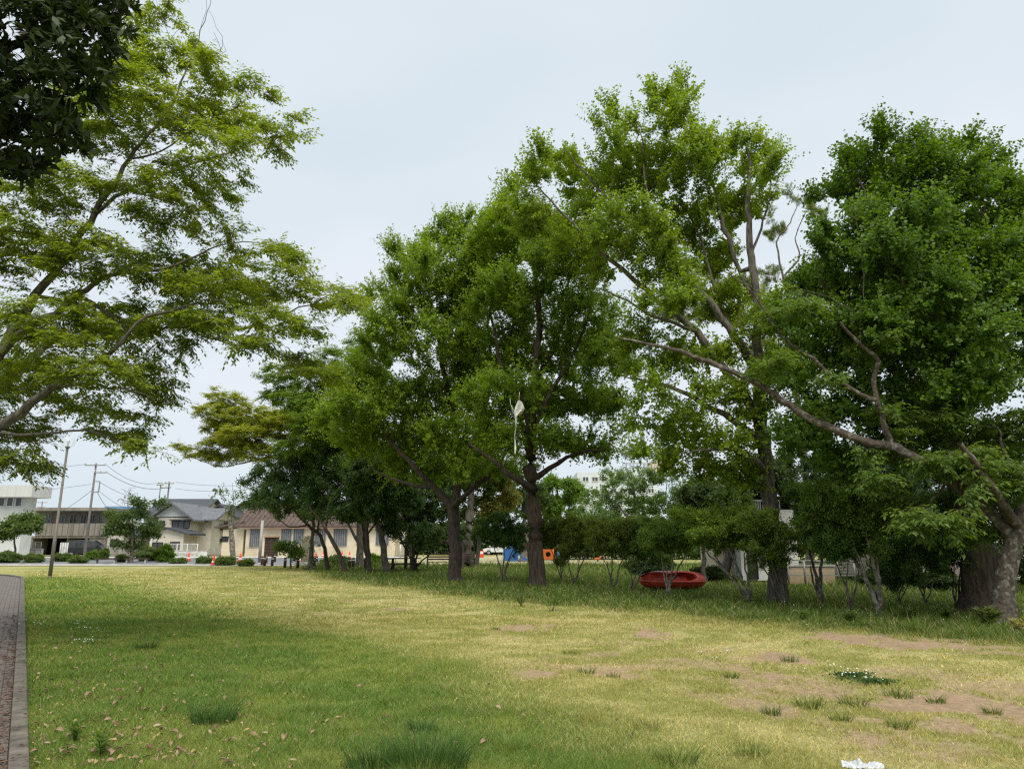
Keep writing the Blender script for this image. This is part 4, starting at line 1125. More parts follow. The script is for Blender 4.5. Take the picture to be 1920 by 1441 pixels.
# clipped round bushes along the road edge
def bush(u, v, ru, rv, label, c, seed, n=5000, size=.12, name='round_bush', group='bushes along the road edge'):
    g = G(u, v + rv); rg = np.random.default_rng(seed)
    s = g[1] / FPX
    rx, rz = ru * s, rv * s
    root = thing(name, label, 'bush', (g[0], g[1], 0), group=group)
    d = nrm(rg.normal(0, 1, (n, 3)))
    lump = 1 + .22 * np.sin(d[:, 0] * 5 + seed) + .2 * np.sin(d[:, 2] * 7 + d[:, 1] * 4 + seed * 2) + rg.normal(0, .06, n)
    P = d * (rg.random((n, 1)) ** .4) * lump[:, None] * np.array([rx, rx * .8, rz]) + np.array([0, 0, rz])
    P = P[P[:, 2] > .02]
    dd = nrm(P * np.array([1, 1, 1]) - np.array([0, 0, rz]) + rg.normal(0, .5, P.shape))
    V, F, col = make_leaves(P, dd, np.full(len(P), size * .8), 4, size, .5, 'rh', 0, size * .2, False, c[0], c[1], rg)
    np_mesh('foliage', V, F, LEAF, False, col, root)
    mb = MB()
    for k in range(6):
        a = k * 1.05
        mb.tube([(0, 0, -.03), (math.cos(a) * rx * .3, math.sin(a) * rx * .25, rz * .6), (math.cos(a) * rx * .6, math.sin(a) * rx * .5, rz * 1.3)], [.03, .02, .01], 4)
    mb.build('stems', BARK_GREY, root)
    return root
BGR = ((.055, .12, .012), (.13, .23, .022))
BMD = ((.06, .11, .024), (.13, .19, .045))
bush(307, 1040, 17, 14, 'bright green clipped ball shaped bush beside the road', BGR, 1)
bush(278, 1040, 26, 12, 'pale spreading bush between the loose tree and ball bush', ((.07, .12, .035), (.14, .19, .06)), 2)
bush(12, 1046, 20, 9, 'grassy green bush at the far left edge of the lawn', BMD, 3)
bush(62, 1048, 14, 7, 'low bush just left of the lamp post foot', BMD, 4, 2500)
bush(117, 1046, 13, 7, 'low bush between the lamp post and the van', BMD, 5, 2500)
bush(172, 1042, 9, 8, 'upright small bush in front of the van wheel', BGR, 6, 2200)
bush(193, 1040, 10, 9, 'rounded small bush in front of the van nose', BMD, 7, 2200)
bush(145, 1050, 16, 6, 'low sprawling bush under the van rear', BMD, 8, 2200)
bush(228, 1048, 12, 6, 'low bush between the two low benches', BMD, 9, 2200)
bush(383, 1052, 13, 6, 'low weeds bush left of the red traffic cone', BMD, 10, 2000)
bush(422, 1053, 14, 7, 'weedy bush at the pollard trunk foot', BMD, 11, 2500)
bush(335, 1053, 12, 5, 'flat weedy bush right of the ball bush', BMD, 12, 2000)
bush(462, 1056, 12, 5, 'flat weedy bush right of the pollard trunk', BMD, 13, 2000)
bush(632, 1052, 26, 8, 'low green hedge bush behind the leaning cherries', BMD, 14, 3500)
bush(700, 1050, 14, 9, 'bright low bush between the cherry trunks', BGR, 15, 2500)
bush(722, 1008, 13, 15, 'tall round dark bush beyond the picnic table', ((.02, .06, .018), (.05, .1, .03)), 16, 2500, .2)
bush(1440, 1075, 22, 14, 'leafy weedy bush by the white block right of the ginkgo', ((.05, .085, .025), (.1, .15, .045)), 17, 3500, .08)
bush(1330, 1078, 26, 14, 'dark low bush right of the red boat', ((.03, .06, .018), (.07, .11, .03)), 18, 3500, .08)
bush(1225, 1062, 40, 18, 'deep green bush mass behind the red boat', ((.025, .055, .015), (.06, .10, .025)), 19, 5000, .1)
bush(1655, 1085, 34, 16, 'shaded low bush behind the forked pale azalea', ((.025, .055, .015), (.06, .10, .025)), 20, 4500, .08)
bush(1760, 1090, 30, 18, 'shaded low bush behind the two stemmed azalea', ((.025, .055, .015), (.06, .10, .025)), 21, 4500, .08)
# small tree with bright leaves by the posts
b_, Ys = gbase(545, 1066, .06)
tree('sapling_tree', 'small sapling with bright leaves left of the stone monument', 'tree', 'broad', [[b_] + plimb([(545, 1050, .05), (544, 1035, .035), (540, 1020, .02)], Ys)],
     pblobs([(540, 1028, 18, 7), (552, 1035, 14, 9), (530, 1022, 8, 4)], Ys, .3, 77), 150, 2600, (.06, .11, .02), (.14, .21, .04), BARK_GREY, 77, step=.16, minz=.5, sizek=1.6)

# far wooded skyline: one mass nobody could count
def far_mass(name, label, u0, u1, Y, vtop, c, seed, n=9000, size=.45):
    rg = np.random.default_rng(seed)
    a = at(u0, 1010, Y); b = at(u1, 1010, Y)
    x = rg.uniform(a[0], b[0], n)
    top = at(960, vtop, Y)[2]
    hh = top * (.55 + .6 * fbm(x * .12, x * 0 + seed, seed))
    z = hh * rg.random(n) ** .6
    y = Y + rg.uniform(-2.5, 2.5, n)
    P = np.stack([x, y, z], 1)
    V, F, col = make_leaves(P, nrm(rg.normal(0, 1, P.shape)), np.full(n, .3), 5, size, .6, 'rh', 0, .25, False, c[0], c[1], rg)
    o = np_mesh(name, V, F, LEAF, False, col)
    tag(o, label, 'trees', kind='stuff')
far_mass('distant_trees', 'far off band of trees closing the park behind the playground', 640, 1000, 105, 985, ((.03, .06, .02), (.07, .12, .035)), 3)
far_mass('distant_trees', 'far off band of trees behind the azaleas on the right', 1000, 1330, 75, 975, ((.035, .07, .02), (.085, .14, .035)), 4, size=.35)

far_mass('distant_trees', 'far off band of trees behind the tan wall at the right', 1330, 2150, 62, 955, ((.03, .06, .018), (.07, .12, .03)), 5, size=.3)
# ------------------------------------------------------------------ road and far side surfaces
def sheet(name, pts, z, mat):
    mb = MB(); mb.add([(p[0], p[1], z) for p in pts], [tuple(range(len(pts)))])
    o = mb.build(name, mat); o['kind'] = 'structure'
    return o
ASPH = surf('asphalt', (.16, .165, .175), (.12, .125, .13), 1.2, .85, .1)
PAVE = surf('pale_pavement', (.62, .61, .59), (.52, .51, .49), .8, .85)
LINE = surf('road_paint', (.72, .72, .70), (.55, .55, .53), 4, .7)
SAND = surf('sandy_play_ground', (.40, .35, .20), (.30, .27, .14), .35, .95)
sheet('road', [(-95, 54.5), (-12.5, 54.5), (-12.5, 78.5), (-95, 78.5)], .03, ASPH)
sheet('pavement', [(-95, 78.7), (-12, 78.7), (-12, 84), (-95, 84)], .10, PAVE)
sheet('pavement', [(-95, 53.0), (-12, 53.0), (-12, 54.2), (-95, 54.2)], .045, PAVE)
mb = MB().box(-95, -12.5, 78.5, 78.7, -.05, .13); mb.build('kerb', CONC_PALE)['kind'] = 'structure'
mb = MB().box(-95, -12, 54.2, 54.4, -.05, .12); mb.build('kerb', CONC_PALE)['kind'] = 'structure'
for (x0, y0, x1, y1, wd) in [(-60, 61, -13.5, 61.0, .3), (-60, 68, -13.5, 68, .25), (-50, 56, -42, 60.6, .25), (-42, 56, -34, 60.6, .25), (-34, 56, -26, 60.6, .25), (-26, 56, -18, 60.6, .25), (-58, 75.4, -13.5, 75.4, .25)]:
    d = Vector((x1 - x0, y1 - y0, 0)).normalized(); nn = Vector((-d.y, d.x, 0)) * wd / 2
    sheet('road_marking', [(x0 - nn.x, y0 - nn.y), (x1 - nn.x, y1 - nn.y), (x1 + nn.x, y1 + nn.y), (x0 + nn.x, y0 + nn.y)], .035, LINE)
a0 = G(700, 1050); a1 = G(1180, 1052)
sheet('playground_sand', [(-11.8, 54.0), (9, 56), (12, 92), (-12.0, 92)], .012, SAND)

# ------------------------------------------------------------------ buildings
def win(parent, u0, u1, v0, v1, Y, mull=2, frame=WHITE, glass=GLASS, y_front=None, fw=.07):
    a = at(u0, v1, Y); b = at(u1, v0, Y)
    x0, x1, z0, z1 = a[0], b[0], a[2], b[2]
    mb = MB()
    mb.box(x0, x1, Y - .08, Y + .02, z0, z0 + fw); mb.box(x0, x1, Y - .08, Y + .02, z1 - fw, z1)
    for i in range(mull + 1):
        xx = x0 + (x1 - x0 - fw) * i / mull
        mb.box(xx, xx + fw, Y - .078, Y + .02, z0 + fw, z1 - fw)
    f = mb.build('window', frame, parent)
    MB().box(x0 + .02, x1 - .02, Y - .04, Y - .01, z0 + .02, z1 - .02).build('pane', glass, f)

def pxbox(mb, u0, u1, v0, v1, Y, depth):
    a = at(u0, v1, Y); b = at(u1, v0, Y)
    mb.box(a[0], b[0], Y, Y + depth, max(a[2], 0) if v1 > 1035 else a[2], b[2]); return mb

def gable_y(parent, u0, u1, veave, vridge, Y, depth, mat, over=.5, wallmat=None, thick=.22, side='right'):
    """roof with its ridge along the view, gable towards the camera"""
    a = at(u0, veave, Y); b = at(u1, veave, Y); r = at((u0 + u1) / 2, vridge, Y)
    xm = (a[0] + b[0]) / 2; hw = (b[0] - a[0]) / 2
    sl = (r[2] - a[2]) / hw
    o_ = over
    prof = [(xm - hw - o_, a[2] - sl * o_), (xm, r[2]), (xm + hw + o_, a[2] - sl * o_), (xm + hw + o_, a[2] - sl * o_ + thick), (xm, r[2] + thick), (xm - hw - o_, a[2] - sl * o_ + thick)]
    MB().prism(prof, 'y', Y - over, Y + depth + over).build('roof', mat, parent)
    if wallmat:
        MB().prism([(xm - hw, a[2] - .01), (xm + hw, a[2] - .01), (xm, r[2] - .02)], 'y', Y + .02, Y + depth).build('gable_wall', wallmat, parent)

def gable_x(parent, u0, u1, veave, vridge, Y, depth, mat, over=.5, thick=.2, ribs=0):
    a = at(u0, veave, Y); b = at(u1, veave, Y); zr = at(u0, vridge, Y + depth / 2)[2]
    ym = Y + depth / 2
    sl = (zr - a[2]) / (depth / 2)
    prof = [(Y - over, a[2] - sl * over), (ym, zr), (Y + depth + over, a[2] - sl * over), (Y + depth + over, a[2] - sl * over + thick), (ym, zr + thick), (Y - over, a[2] - sl * over + thick)]
    mb = MB().prism(prof, 'x', a[0] - over, b[0] + over)
    if ribs:
        n = int((b[0] - a[0] + 2 * over) / ribs)
        for i in range(n + 1):
            x = a[0] - over + i * ribs
            mb.bar((x, Y - over, a[2] - sl * over + thick + .03), (x, ym, zr + thick + .03), .09, .09)
    mb.build('roof', mat, parent)
    MB().prism([(Y + .1, a[2] - .01), (Y + depth - .1, a[2] - .01), (ym, zr - .1)], 'x', a[0] + .05, b[0] - .05).build('gable_wall', CREAM, parent)

# hall with brown roof
Yh = 85.5
H = thing('hall', 'long cream hall with a brown ribbed roof and tall grid windows', 'building', (at(590, 1040, Yh)[0], Yh, 0))
def sub(o, root):                                   # meshes are made in world space: keep them there under the root
    o.parent = root; o.matrix_parent_inverse = root.matrix_world.inverted()
def world_parts(root):
    root.matrix_basis.translation = root.location
    inv = None
    for ch in root.children:
        ch.location = (-root.location[0], -root.location[1], -root.location[2])
mb = MB(); pxbox(mb, 458, 742, 985, 1043, Yh, 10); mb.build('wall', CREAM, H)
gable_x(H, 452, 745, 984, 944, Yh, 11, surf('brown_sheet_roof', (.115, .078, .062), (.075, .052, .043), 1.2, .6), .6, ribs=.55)
mb = MB(); pxbox(mb, 414, 458, 992, 1041, Yh + .4, 5); mb.build('annex_wall', CREAM, H)
a = at(412, 990, Yh + .4); b = at(459, 984, Yh + .4)
MB().prism([(a[0] - .5, a[2]), (b[0], b[2] + .25), (b[0], b[2] + .45), (a[0] - .5, a[2] + .2)], 'y', Yh - .1, Yh + 5.6).build('annex_roof', surf('annex_roof', (.12, .09, .075), (.09, .07, .06), 2, .6), H)
win(H, 416, 429, 1005, 1015, Yh + .4, 2, BLACK)
GW = surf('dark_mesh_window', (.13, .14, .16), (.08, .085, .10), 2, .5)
for (u0, u1, v0, v1, mu) in [(467, 493, 988, 1026, 6), (526, 548, 988, 1020, 5), (549, 571, 988, 1020, 5), (624, 652, 988, 1024, 6), (590, 612, 988, 1022, 5), (668, 690, 988, 1022, 5), (704, 730, 988, 1022, 5)]:
    win(H, u0, u1, v0, v1, Yh, mu, METAL_GREY, GW, fw=.06)
for (u0, u1) in [(495, 523), (572, 588)]:
    a = at(u0, 1041, Yh); b = at(u1, 1007, Yh)
    f = MB().box(a[0], b[0], Yh - .06, Yh + .02, 0, b[2]).build('door', surf('brown_door', (.055, .03, .025), (.03, .018, .015), 2, .5), H)
    mb = MB()
    for k in range(5): mb.box(a[0] + .05, b[0] - .05, Yh - .10, Yh - .062, .3 + k * .35, .36 + k * .35)
    mb.box((a[0] + b[0]) / 2 - .04, (a[0] + b[0]) / 2 + .04, Yh - .10, Yh - .062, 0, b[2] - .1)
    mb.build('door_rail', surf('door_rail', (.10, .055, .045), (.07, .04, .03), 2, .5), f)
    MB().box(a[0] - .1, b[0] + .1, Yh - .35, Yh + .01, b[2] + .02, b[2] + .14).build('canopy', surf('canopy_tan', (.36, .22, .12), (.28, .17, .1), 2, .7), H)
MB().box(at(456, 985, Yh)[0], at(744, 985, Yh)[0], Yh - .58, Yh - .5, at(456, 985, Yh)[2] - .35, at(456, 985, Yh)[2] - .15).build('gutter', surf('gutter_tan', (.34, .2, .12), (.25, .15, .1), 2, .6), H)
world_parts(H)

# gabled two-storey house
Ya = 91
A = thing('gabled_house', 'two storey beige house with grey tiled gable roof and low porch', 'house', (at(320, 1040, Ya)[0], Ya, 0))
mb = MB(); pxbox(mb, 290, 358, 970, 1040, Ya, 9); mb.build('wall', BEIGE, A)
gable_y(A, 290, 358, 968, 944, Ya, 9, TILE_GREY, .9, surf('gable_white', (.60, .63, .62), (.5, .53, .52), 2, .8))
mb = MB(); pxbox(mb, 359, 398, 972, 1040, Ya + 3, 6); mb.build('side_wall', BEIGE, A)
gable_x(A, 356, 400, 973, 955, Ya + 2.6, 8, TILE_GREY, .6)
win(A, 322, 357, 976, 990, Ya, 3, BLACK); win(A, 298, 310, 976, 990, Ya, 1, BLACK)
MB().box(at(320, 975, Ya)[0], at(359, 975, Ya)[0], Ya - .5, Ya + .01, at(320, 975, Ya)[2], at(320, 975, Ya)[2] + .12).build('window_hood', TILE_DARK, A)
mb = MB(); pxbox(mb, 281, 345, 1000, 1040, Ya - 4, 3.9); mb.build('porch_wall', BEIGE, A)
gable_y(A, 276, 350, 1001, 991, Ya - 4, 3.8, TILE_DARK, .5, BEIGE)
win(A, 318, 338, 1015, 1030, Ya - 4, 2, BLACK); win(A, 284, 306, 1016, 1036, Ya - 4, 2, BLACK)
world_parts(A)
Yg = 99
Bh = thing('gabled_house', 'pale green grey gabled house behind the dark pine', 'house', (at(415, 1040, Yg)[0], Yg, 0))
mb = MB(); pxbox(mb, 388, 438, 966, 1040, Yg, 9); mb.build('wall', PALE_GREEN, Bh)
gable_y(Bh, 388, 438, 965, 947, Yg, 9, TILE_DARK, .7, PALE_GREEN)
mb = MB(); a = at(406, 947, Yg)
mb.tube([(a[0], Yg + 2, a[2]), (a[0], Yg + 2, a[2] + 1.6)], .03, 5)
for k in range(4): mb.bar((a[0] - .5 + k * .05, Yg + 2, a[2] + 1.0 + k * .15), (a[0] + .5 - k * .05, Yg + 2, a[2] + 1.0 + k * .15), .03)
mb.build('aerial', METAL_GREY, Bh)
world_parts(Bh)
Yc = 112
Ch = thing('gabled_house', 'house with a wide dark grey roof rising behind the beige house', 'house', (at(330, 1040, Yc)[0], Yc, 0))
mb = MB(); pxbox(mb, 286, 378, 960, 1040, Yc, 10); mb.build('wall', BEIGE, Ch)
gable_x(Ch, 282, 372, 961, 937, Yc, 10, TILE_DARK, .8)
world_parts(Ch)
Dh = thing('gabled_house', 'dark hip roofed house between the green house and brown hall', 'house', (at(455, 1040, 104)[0], 104, 0))
mb = MB(); pxbox(mb, 436, 480, 958, 1040, 104, 8); mb.build('wall', BEIGE, Dh)
gable_y(Dh, 438, 486, 957, 941, 104, 8, surf('dark_brown_tile', (.05, .04, .035), (.035, .03, .028), 2, .7), .8, BEIGE)
world_parts(Dh)
# concrete two-storey block over a car port
Yk = 91
K_ = thing('concrete_building', 'weathered two storey concrete block with an open dark car port', 'building', (at(130, 1040, Yk)[0], Yk, 0))
mb = MB(); pxbox(mb, 52, 202, 951, 957, Yk - .5, 5.8); mb.build('roof', CONC, K_)
mb = MB(); pxbox(mb, 56, 200, 957, 985, Yk + 1.2, 4); mb.build('upper_wall', CONC, K_)
mb = MB()
a = at(66, 1004, Yk); b = at(200, 981, Yk)
npn = 13
for i in range(npn):
    x0 = a[0] + (b[0] - a[0]) * i / npn; x1 = a[0] + (b[0] - a[0]) * (i + 1) / npn
    mb.box(x0 + .03, x1 - .03, Yk - .1, Yk + .08, a[2], b[2])
mb.box(a[0], b[0], Yk + .1, Yk + .2, a[2], b[2] - .02)
mb.build('balcony_panel', CONC, K_)
mb = MB(); pxbox(mb, 56, 200, 1004, 1008, Yk, 5.2); mb.build('floor_slab', CONC, K_)
mb = MB(); pxbox(mb, 56, 200, 1008, 1040, Yk + 3.2, 2); mb.build('car_port_back_wall', PORT_SHADE, K_)  # shade of the open car port is put into this wall's colour
for (u0, u1) in [(52, 62), (122, 127), (164, 200)]:
    mb = MB(); pxbox(mb, u0, u1, 1008, 1040, Yk + .1, 3); mb.build('pier', CONC, K_)
for (u0, u1) in [(66, 80), (84, 98), (108, 124), (130, 146), (150, 164), (168, 180), (184, 194)]:
    win(K_, u0, u1, 964, 981, Yk + 1.2, 2, METAL_GREY)
world_parts(K_)
# white building far left
Yw = 80
W_ = thing('white_building', 'white flat roofed building with a ribbon of windows at far left', 'building', (at(0, 1040, Yw)[0], Yw, 0))
mb = MB(); pxbox(mb, -120, 50, 931, 1040, Yw, 1.8); mb.build('wall', surf('white_wall', (.58, .60, .56), (.48, .50, .46), 1, .8), W_)
mb = MB(); pxbox(mb, -120, 62, 909, 931, Yw - 1.2, 3.4); mb.build('roof_fascia', surf('ribbed_white_fascia', (.62, .62, .58), (.52, .52, .48), 1, .7, stretch=(8, 1, .1)), W_)
for i in range(6):
    u0 = -52 + i * 16; win(W_, u0, u0 + 15, 932, 949, Yw, 1, WHITE)
for i in range(5):
    u0 = -52 + i * 20; win(W_, u0, u0 + 14, 985, 1003, Yw, 2, WHITE)
world_parts(W_)
Bl = thing('shed', 'low shed with a bright blue sheet roof behind the concrete block', 'building', (at(185, 1040, 112)[0], 112, 0))
mb = MB(); pxbox(mb, 172, 216, 966, 1040, 112, 8); mb.build('wall', PALE_GREEN, Bl)
gable_x(Bl, 172, 214, 966, 951, 112, 9, BLUE_ROOF, .5)
world_parts(Bl)
Sh = thing('small_house', 'small cream house with dark window behind the loose leafy tree', 'house', (at(215, 1040, 88)[0], 88, 0))
mb = MB(); pxbox(mb, 198, 236, 1003, 1040, 88, 6); mb.build('wall', BEIGE, Sh)
gable_y(Sh, 198, 236, 1002, 991, 88, 6, TILE_DARK, .4, BEIGE)
win(Sh, 206, 222, 1010, 1024, 88, 2, BLACK)
world_parts(Sh)
# right-hand buildings
Yr = 33
R1 = thing('flat_roofed_house', 'cream flat roofed house seen between the ginkgo trunks', 'building', (at(1400, 1060, Yr)[0], Yr, 0))
mb = MB(); pxbox(mb, 1335, 1420, 905, 1075, Yr, 1.8); mb.build('wall', surf('cream_wall', (.66, .60, .46), (.58, .52, .40), 1, .8), R1)
mb = MB(); pxbox(mb, 1330, 1425, 899, 905, Yr - .3, 2.4); mb.build('parapet', WHITE, R1)
for (u0, u1, v0, v1) in [(1350, 1368, 930, 950), (1385, 1402, 930, 950), (1350, 1368, 990, 1012), (1385, 1402, 990, 1012)]:
    win(R1, u0, u1, v0, v1, Yr, 2, WHITE, fw=.04)
world_parts(R1)
R2 = thing('white_block', 'white narrow block with a balcony rail right behind the tallest ginkgo', 'building', (at(1470, 1080, 30)[0], 30, 0))
mb = MB(); pxbox(mb, 1392, 1489, 955, 1088, 30.5, 1); mb.build('wall', surf('white_plaster', (.66, .65, .62), (.56, .55, .52), 1.2, .8), R2)
mb = MB()
a = at(1400, 975, 30.4); b = at(1455, 940, 30.4)
for i in range(14):
    x = a[0] + (b[0] - a[0]) * i / 13; mb.box(x - .012, x + .012, 30.02, 30.05, a[2], b[2])
mb.box(a[0], b[0], 30.0, 30.06, b[2], b[2] + .05)
mb.box(a[0], b[0], 30.0, 30.06, a[2] - .04, a[2])
mb.build('balcony_rail', METAL_GREY, R2)
mb = MB().box(a[0], b[0], 30.06, 30.49, a[2] - .15, a[2] - .05); mb.build('balcony_floor', CONC_PALE, R2)
for (u0, u1, v0, v1) in [(1404, 1418, 1030, 1085), (1424, 1432, 1035, 1060), (1408, 1428, 935, 965)]:
    win(R2, u0, u1, v0, v1, 30.5, 1, BLACK, fw=.04)
world_parts(R2)
R3 = thing('flat_roofed_house', 'white framed house glimpsed between the thick trunk and the cherry', 'building', (at(1860, 1080, 27)[0], 27, 0))
mb = MB(); pxbox(mb, 1700, 2050, 985, 1085, 27, 6); mb.build('wall', surf('pinkish_wall', (.50, .42, .36), (.42, .35, .3), 1.2, .8), R3)
mb = MB(); pxbox(mb, 1690, 2060, 965, 985, 26.6, 7); mb.build('roof_fascia', WHITE, R3)
win(R3, 1855, 1905, 1014, 1045, 27, 2, WHITE, fw=.05); win(R3, 1752, 1782, 1014, 1045, 27, 2, WHITE, fw=.05)
world_parts(R3)
# far pale blocks above the trees
F1 = thing('apartment_block', 'distant white apartment block above the pale green cherry', 'building', (at(1170, 1040, 130)[0], 130, 0))
mb = MB(); pxbox(mb, 1085, 1235, 885, 1040, 130, 12); mb.build('wall', surf('pale_block', (.62, .66, .68), (.55, .59, .61), .5, .8), F1)
for i in range(8):
    for j in range(3):
        win(F1, 1092 + i * 17.5, 1104 + i * 17.5, 893 + j * 22, 903 + j * 22, 130, 2, WHITE, fw=.12)
mb = MB()
a = at(1170, 885, 130); b = at(1250, 868, 130)
for i in range(13):
    x = a[0] + (b[0] - a[0]) * i / 12; mb.box(x - .06, x + .06, 131, 131.12, a[2], b[2])
mb.box(a[0], b[0], 131, 131.12, b[2], b[2] + .15); mb.box(a[0], b[0], 131, 131.12, (a[2] + b[2]) / 2, (a[2] + b[2]) / 2 + .12)
mb.build('roof_railing', METAL_GREY, F1)
a = at(1225, 885, 130); b = at(1250, 862, 130)
MB().box(a[0], b[0], 132, 136, a[2] - .5, b[2]).build('water_tank_house', CREAM, F1)
world_parts(F1)
F2 = thing('low_building', 'low white building closing the far side of the playground', 'building', (at(900, 1040, 110)[0], 110, 0))
mb = MB(); pxbox(mb, 690, 1010, 1003, 1040, 110, 8); mb.build('wall', WHITE, F2)
mb = MB(); pxbox(mb, 686, 1014, 998, 1003, 109.5, 9); mb.build('roof', TILE_GREY, F2)
for i in range(12): win(F2, 700 + i * 25, 714 + i * 25, 1010, 1024, 110, 2, METAL_GREY, fw=.1)
world_parts(F2)
F3 = thing('low_building', 'pale pinkish low building behind the middle azaleas', 'building', (at(1150, 1040, 84)[0], 84, 0))
mb = MB(); pxbox(mb, 1060, 1300, 1000, 1044, 84, 8); mb.build('wall', surf('pale_pink', (.58, .52, .48), (.5, .45, .42), 1, .8), F3)
mb = MB(); pxbox(mb, 1055, 1305, 994, 1000, 83.5, 9); mb.build('roof', TILE_GREY, F3)
for i in range(8): win(F3, 1070 + i * 28, 1084 + i * 28, 1010, 1026, 84, 2, METAL_GREY, fw=.1)
world_parts(F3)

# walls and fences along the far side
def wall_px(name, label, u0, u1, v0, v1, Y, th_, mat, cat='wall'):
    r = thing(name, label, cat, (at(u0, v1, Y)[0], Y, 0))
    mb = MB(); a = at(u0, v1, Y); b = at(u1, v0, Y)
    mb.box(a[0], b[0], Y, Y + th_, 0, b[2]); mb.build('panel', mat, r)
    MB().box(a[0] - .03, b[0] + .03, Y - .03, Y + th_ + .03, b[2] + .002, b[2] + .07).build('coping', CONC_PALE, r)
    world_parts(r)
wall_px('garden_wall', 'grey concrete garden wall left of the lamp post', 26, 80, 1029, 1043, 84.6, .2, CONC_PALE)
wall_px('garden_wall', 'grey block wall right of the black van', 203, 262, 1028, 1043, 84.6, .2, CONC)
wall_px('garden_wall', 'white low wall in front of the beige house', 308, 388, 1033, 1043, 84.6, .2, WHITE)
wall_px('garden_wall', 'tan low wall behind the right hand azaleas', 1476, 1564, 1062, 1090, 29, .2, surf('tan_wall', (.50, .38, .24), (.42, .32, .2), 2, .85))
def mesh_fence(label, u0, u1, v0, v1, Y, n, mat=WHITE, fill=True, nv=24):
    r = thing('mesh_fence', label, 'fence', (at(u0, v1, Y)[0], Y, 0))
    a = at(u0, v1, Y); b = at(u1, v0, Y); z0 = max(a[2], .05)
    for i in range(n + 1):
        x = a[0] + (b[0] - a[0]) * i / n
        MB().tube([(x, Y, 0 if v1 > 1030 else z0 - .3), (x, Y, b[2])], .04, 6).build('post', mat, r)
    mb = MB()
    mb.bar((a[0], Y, b[2]), (b[0], Y, b[2]), .05); mb.bar((a[0], Y, z0), (b[0], Y, z0), .05)
    for i in range(nv):
        x = a[0] + (b[0] - a[0]) * (i + .5) / nv; mb.bar((x, Y, z0), (x, Y, b[2]), .016)
    for i in range(1, 5):
        z = z0 + (b[2] - z0) * i / 5; mb.bar((a[0], Y, z), (b[0], Y, z), .016)
    mb.build('mesh_panel', mat, r)
    world_parts(r)
mesh_fence('white mesh fence standing in front of the beige house', 312, 371, 1019, 1034, 84.3, 3)
mesh_fence('thin mesh fence on the wall between pine and hall', 388, 414, 1029, 1040, 85, 2, METAL_GREY)
mesh_fence('pale upright fence beside the lamp post and van', 111, 128, 1017, 1042, 83, 3, WHITE, nv=20)
mesh_fence('grey mesh fence on the wall at far left', 44, 78, 1016, 1030, 84.6, 3, METAL_GREY)
mesh_fence('thin wire fence behind the tan wall at right', 1478, 1600, 1050, 1078, 28.5, 4, METAL_GREY, nv=2)

# ------------------------------------------------------------------ lamp post
g = G(93, 1083)
LP = thing('lamp_post', 'tall brown park lamp post with a clear glass globe', 'street lamp', (g[0], g[1], 0))
htop = at(122, 838, g[1])[2]
MB().tube([(0, 0, -.05), (0, 0, htop * .33), (0, 0, htop * .332), (0, 0, htop)], [.085, .08, .062, .052], 16).build('pole', POLE_BROWN, LP)
MB().lathe([(.10, -.03), (.10, .05), (.085, .1)], 16).build('base', POLE_BROWN, LP)
m, t, out = new_mat('globe_glass')
gb = t.nodes.new('ShaderNodeBsdfPrincipled'); gb.inputs['Roughness'].default_value = .06; gb.inputs['Base Color'].default_value = (.7, .75, .78, 1)
tb = t.nodes.new('ShaderNodeBsdfTransparent'); ms = t.nodes.new('ShaderNodeMixShader'); fr = t.nodes.new('ShaderNodeLayerWeight'); fr.inputs[0].default_value = .35
mr = t.nodes.new('ShaderNodeMapRange'); mr.inputs[3].default_value = .05; mr.inputs[4].default_value = .55
t.links.new(fr.outputs['Facing'], mr.inputs[0]); t.links.new(mr.outputs[0], ms.inputs[0]); t.links.new(tb.outputs[0], ms.inputs[1]); t.links.new(gb.outputs[0], ms.inputs[2]); t.links.new(ms.outputs[0], out.inputs[0])
GR = .31
MB().lathe([(max(.001, GR * math.sin(math.pi * i / 14)), htop + GR * .85 - GR * math.cos(math.pi * i / 14)) for i in range(15)], 24).build('globe', m, LP)
MB().lathe([(.05, htop - .1), (.10, htop - .02), (.12, htop + .03), (.06, htop + .05)], 16).build('collar', POLE_BROWN, LP)
MB().lathe([(.03, htop + .04), (.05, htop + .2), (.07, htop + .3), (.05, htop + .38), (.01, htop + .4)], 12).build('bulb', WHITE, LP)
MB().lathe([(.002, htop + GR * 1.84), (.06, htop + GR * 1.83), (.05, htop + GR * 1.9), (.01, htop + GR * 1.95)], 12).build('finial', POLE_BROWN, LP)

# ------------------------------------------------------------------ utility poles and wires
def upole(u, vb, vt, Y, label, arms, r=.16):
    a = at(u, vb, Y); tp = at(u, vt, Y)
    root = thing('utility_pole', label, 'utility pole', (a[0], Y, 0), group='utility poles')
    h = tp[2]
    MB().tube([(0, 0, -.1), (0, 0, h)], [r, r * .62], 10).build('pole', surf('pole_concrete', (.20, .18, .16), (.14, .13, .115), 4, .85), root)
    for (dz, w_, off_) in arms:
        o = MB().bar((-w_ / 2 + off_, -.15, h - dz), (w_ / 2 + off_, -.15, h - dz), .11).build('crossarm', METAL_GREY, root)
        mb = MB()
        for k in range(3):
            x = -w_ / 2 + off_ + w_ * (k * .5 if k < 3 else 1) * .96 + .03
            mb.lathe([(.05, h - dz + .05), (.09, h - dz + .12), (.05, h - dz + .2), (.08, h - dz + .26), (.03, h - dz + .33)], 8, (x, -.15, 0))
        mb.build('insulator', WHITE, o)
    return root, np.array([a[0], Y, h])
p1, t1 = upole(158, 1043, 868, 82, 'tall utility pole behind the black van, with two crossarms', [(.25, 2.4, 0), (1.1, 1.4, .7)])
mb = MB()
h = t1[2]
